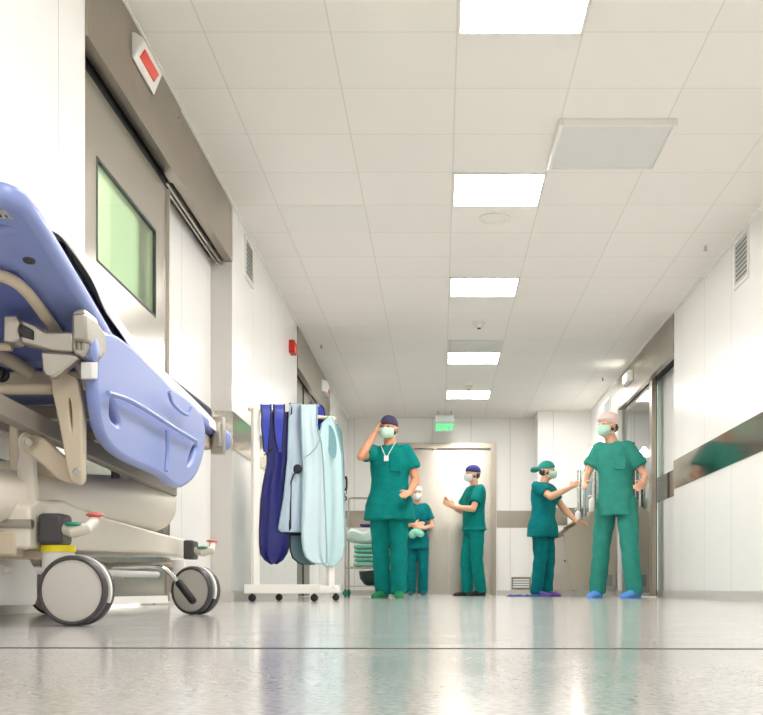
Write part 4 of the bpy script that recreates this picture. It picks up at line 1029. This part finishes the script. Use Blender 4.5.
p1, hd1, R1 = person('tall masked person facing the camera, raised hand at dark cap, green overshoes', -.49, 10.5, math.radians(-10), 1.765, dict(
    ankleR=(-.08, .04, .085), ankleL=(.10, -.06, .085), toeR=(-.25, -1, 0), toeL=(.25, -1, 0), lean=(.0, 0, 0),
    elbowR=(-.225, -.25, 1.345), wristR=(-.125, -.12, 1.575), handR=(.30, .32, .75), palmR=(.9, .2, -.3),
    elbowL=(.255, .02, 1.14), wristL=(.235, -.19, 1.0), handL=(-.15, -1, -.15), palmL=(-.6, 0, -.8),
    head=(-.005, 0, 0), yaw=math.radians(-12), cap='cap_night', mask='mask', shoe='shoe_green', hem=-.36, flare=1.2, skin='skin_tan', sleeve=.62))
# small badge on a cord worn by the tall man
m = MB(); c0 = [Vector(q) for q in ((-.075, -.03, 1.52), (-.06, -.115, 1.46), (-.012, -.150, 1.36), (.012, -.150, 1.36), (.06, -.115, 1.46), (.075, -.03, 1.52))]
m.tube([R1 @ q for q in c0], .004, 6); ld = obj('neck_cord', m, M['mask_white'], p1)
m = MB(); m.box(-.022, .022, -.157, -.151, 1.31, 1.362, R1); obj('badge', m, M['white_plastic'], ld)
p2, hd2, R2 = person('small masked person with folded forearms, in front of the steel double door', -.335, 15.6, math.radians(4), 1.575, dict(
    ankleR=(-.10, 0, .085), ankleL=(.10, -.03, .085), slim=.88,
    elbowR=(-.235, -.03, 1.12), wristR=(-.05, -.24, 1.13), handR=(1, -.1, .1), palmR=(0, 1, 0),
    elbowL=(.245, -.03, 1.12), wristL=(.09, -.25, 1.07), handL=(-1, -.15, .05), palmL=(0, 1, 0),
    cap='mask_white', mask='mask_white', cloth='scrub_dark', shoe='shoe_teal', hem=-.36, flare=1.05, cap_bulge=1.1))
m = MB(); m.ell((-.34, 15.30, .905), (.085, .06, .05)); m.ell((-.39, 15.3, .87), (.06, .05, .06)); m.ell((-.28, 15.3, .88), (.06, .05, .05))
me = remeshed(m, .01, 4); me.materials.clear()
tag(link_mesh('crumpled_gown', me, M['towel_jade'], None), 'crumpled light green gown held against the waist of the small person', 'gown')
p3, hd3, R3_ = person('masked person in profile facing left with dark blue cap and black shoes', .455, 14.3, math.radians(-68), 1.73, dict(
    ankleR=(-.08, -.08, .085), ankleL=(.08, .05, .085), lean=(0, .0, 0),
    elbowR=(-.235, -.10, 1.15), wristR=(-.12, -.28, 1.22), handR=(.25, -.9, .6), palmR=(.9, 0, .2),
    elbowL=(.235, -.12, 1.15), wristL=(.06, -.31, 1.18), handL=(-.3, -.9, .45), palmL=(-.9, 0, .2),
    cap='cap_blue', mask='mask_white', shoe='shoe_black', hem=-.10, flare=1.0, sleeve=.7, curl=.25))
p4, hd4, R4 = person('masked person in teal cap washing raised arms at the steel scrub sink', 1.255, 13.15, math.radians(58), 1.665, dict(
    ankleR=(-.10, .03, .085), ankleL=(.09, -.02, .085), pelvis=(0, 0, 0), lean=(0, -.02, -.02), slim=1.12,
    elbowR=(-.20, -.22, 1.26), wristR=(.02, -.38, 1.38), handR=(.5, -.7, .6), palmR=(.9, 0, 0),
    elbowL=(.25, -.16, 1.16), wristL=(.28, -.34, .97), handL=(.3, -1, -.25), palmL=(-.5, 0, -.8),
    cap='cap_teal', knot=True, mask='mask', cloth='scrub_dark', shoe='shoe_purple', hem=-.35, flare=1.16, head=(0, -.02, -.005), yaw=math.radians(25), nod=0))
p5, hd5, R5 = person('person in jade scrubs and pale bouffant cap, standing astride before the glass door', 1.725, 10.5, math.radians(-22), 1.80, dict(
    ankleR=(-.20, .06, .085), ankleL=(.18, -.06, .085), toeR=(-.15, -1, 0), toeL=(-.45, -1, 0), lean=(-.03, 0, 0), slim=.88,
    elbowR=(-.28, -.05, 1.17), wristR=(-.24, -.27, 1.06), handR=(.1, -1, -.1), palmR=(.7, 0, -.6),
    elbowL=(.265, .03, 1.15), wristL=(.29, -.19, 1.05), handL=(-.1, -1, -.2), palmL=(-.8, 0, -.5),
    cap='cap_pink', mask='mask', cloth='scrub_jade', shoe='shoe_blue', hem=-.30, flare=1.0, head=(-.045, -.01, 0), yaw=math.radians(-35), cap_bulge=1.15))
# dark blue cloth on the floor by the sink
m = MB(); rs = []
for k in range(13):
    x = .80 + .5 * k / 12; hh = .012 + .018 * abs(math.sin(k * 1.3)); w_ = .10 + .03 * math.sin(k * .8)
    if k in (0, 12): hh *= .3; w_ *= .6
    rs.append([Vector((x, 12.95 + w_ * math.cos(t), max(0, hh * math.sin(t)))) for t in [2 * PI * i / 16 for i in range(16)]])
m.rings(rs); tag(obj('floor_cloth', m, M['blue_cloth']), 'crumpled dark blue cloth lying on the floor beside the purple clogs', 'cloth')
# ================================================================ light and camera
def area(name, x, y, z, sx, sy, w, col=(1, .982, .975), rot=(0, 0, 0)):
    l = bpy.data.lights.new(name, 'AREA'); l.shape = 'RECTANGLE'; l.size = sx; l.size_y = sy; l.energy = w; l.color = col
    o = bpy.data.objects.new(name, l); C.objects.link(o); o.location = (x, y, z); o.rotation_euler = rot
    return o
for y in (3.0, 1.0, -1.2, -3.4): area('corridor_lamp', .38, y, CZ - .02, .57, .57, 13)
area('side_room_lamp', -3.6, 6, CZ - .02, 1.6, 3, 230, (.97, 1, .95))
area('theatre_lamp', 4.2, 13, CZ - .02, 1.2, 3, 40)
area('sink_fill', 1.7, 14.6, CZ - .02, .4, .8, 6)  # added fill light brightening the sink end, no fitting there
w = bpy.data.worlds.new('world'); bpy.context.scene.world = w; w.use_nodes = True
w.node_tree.nodes['Background'].inputs[0].default_value = (.9, .9, .88, 1); w.node_tree.nodes['Background'].inputs[1].default_value = .3

cam = bpy.data.cameras.new('camera'); co = bpy.data.objects.new('camera', cam); C.objects.link(co)
co.location = (0, 0, H); co.rotation_euler = (PI / 2, 0, 0)
cam.sensor_fit = 'HORIZONTAL'; cam.sensor_width = 36; cam.lens = F / 763 * 36
cam.shift_x = -(VX - 381.5) / 763; cam.shift_y = (HY - 357.5) / 763
cam.clip_start = .02; cam.clip_end = 100
sc = bpy.context.scene; sc.camera = co
sc.view_settings.view_transform = 'Standard'; sc.view_settings.look = 'None'; sc.view_settings.gamma = 1; sc.view_settings.use_curve_mapping = False
sc.view_settings.exposure = 1.44
sc.cycles.max_bounces = 10; sc.cycles.diffuse_bounces = 6; sc.cycles.glossy_bounces = 5; sc.cycles.transparent_max_bounces = 12
sc.cycles.use_denoising = True
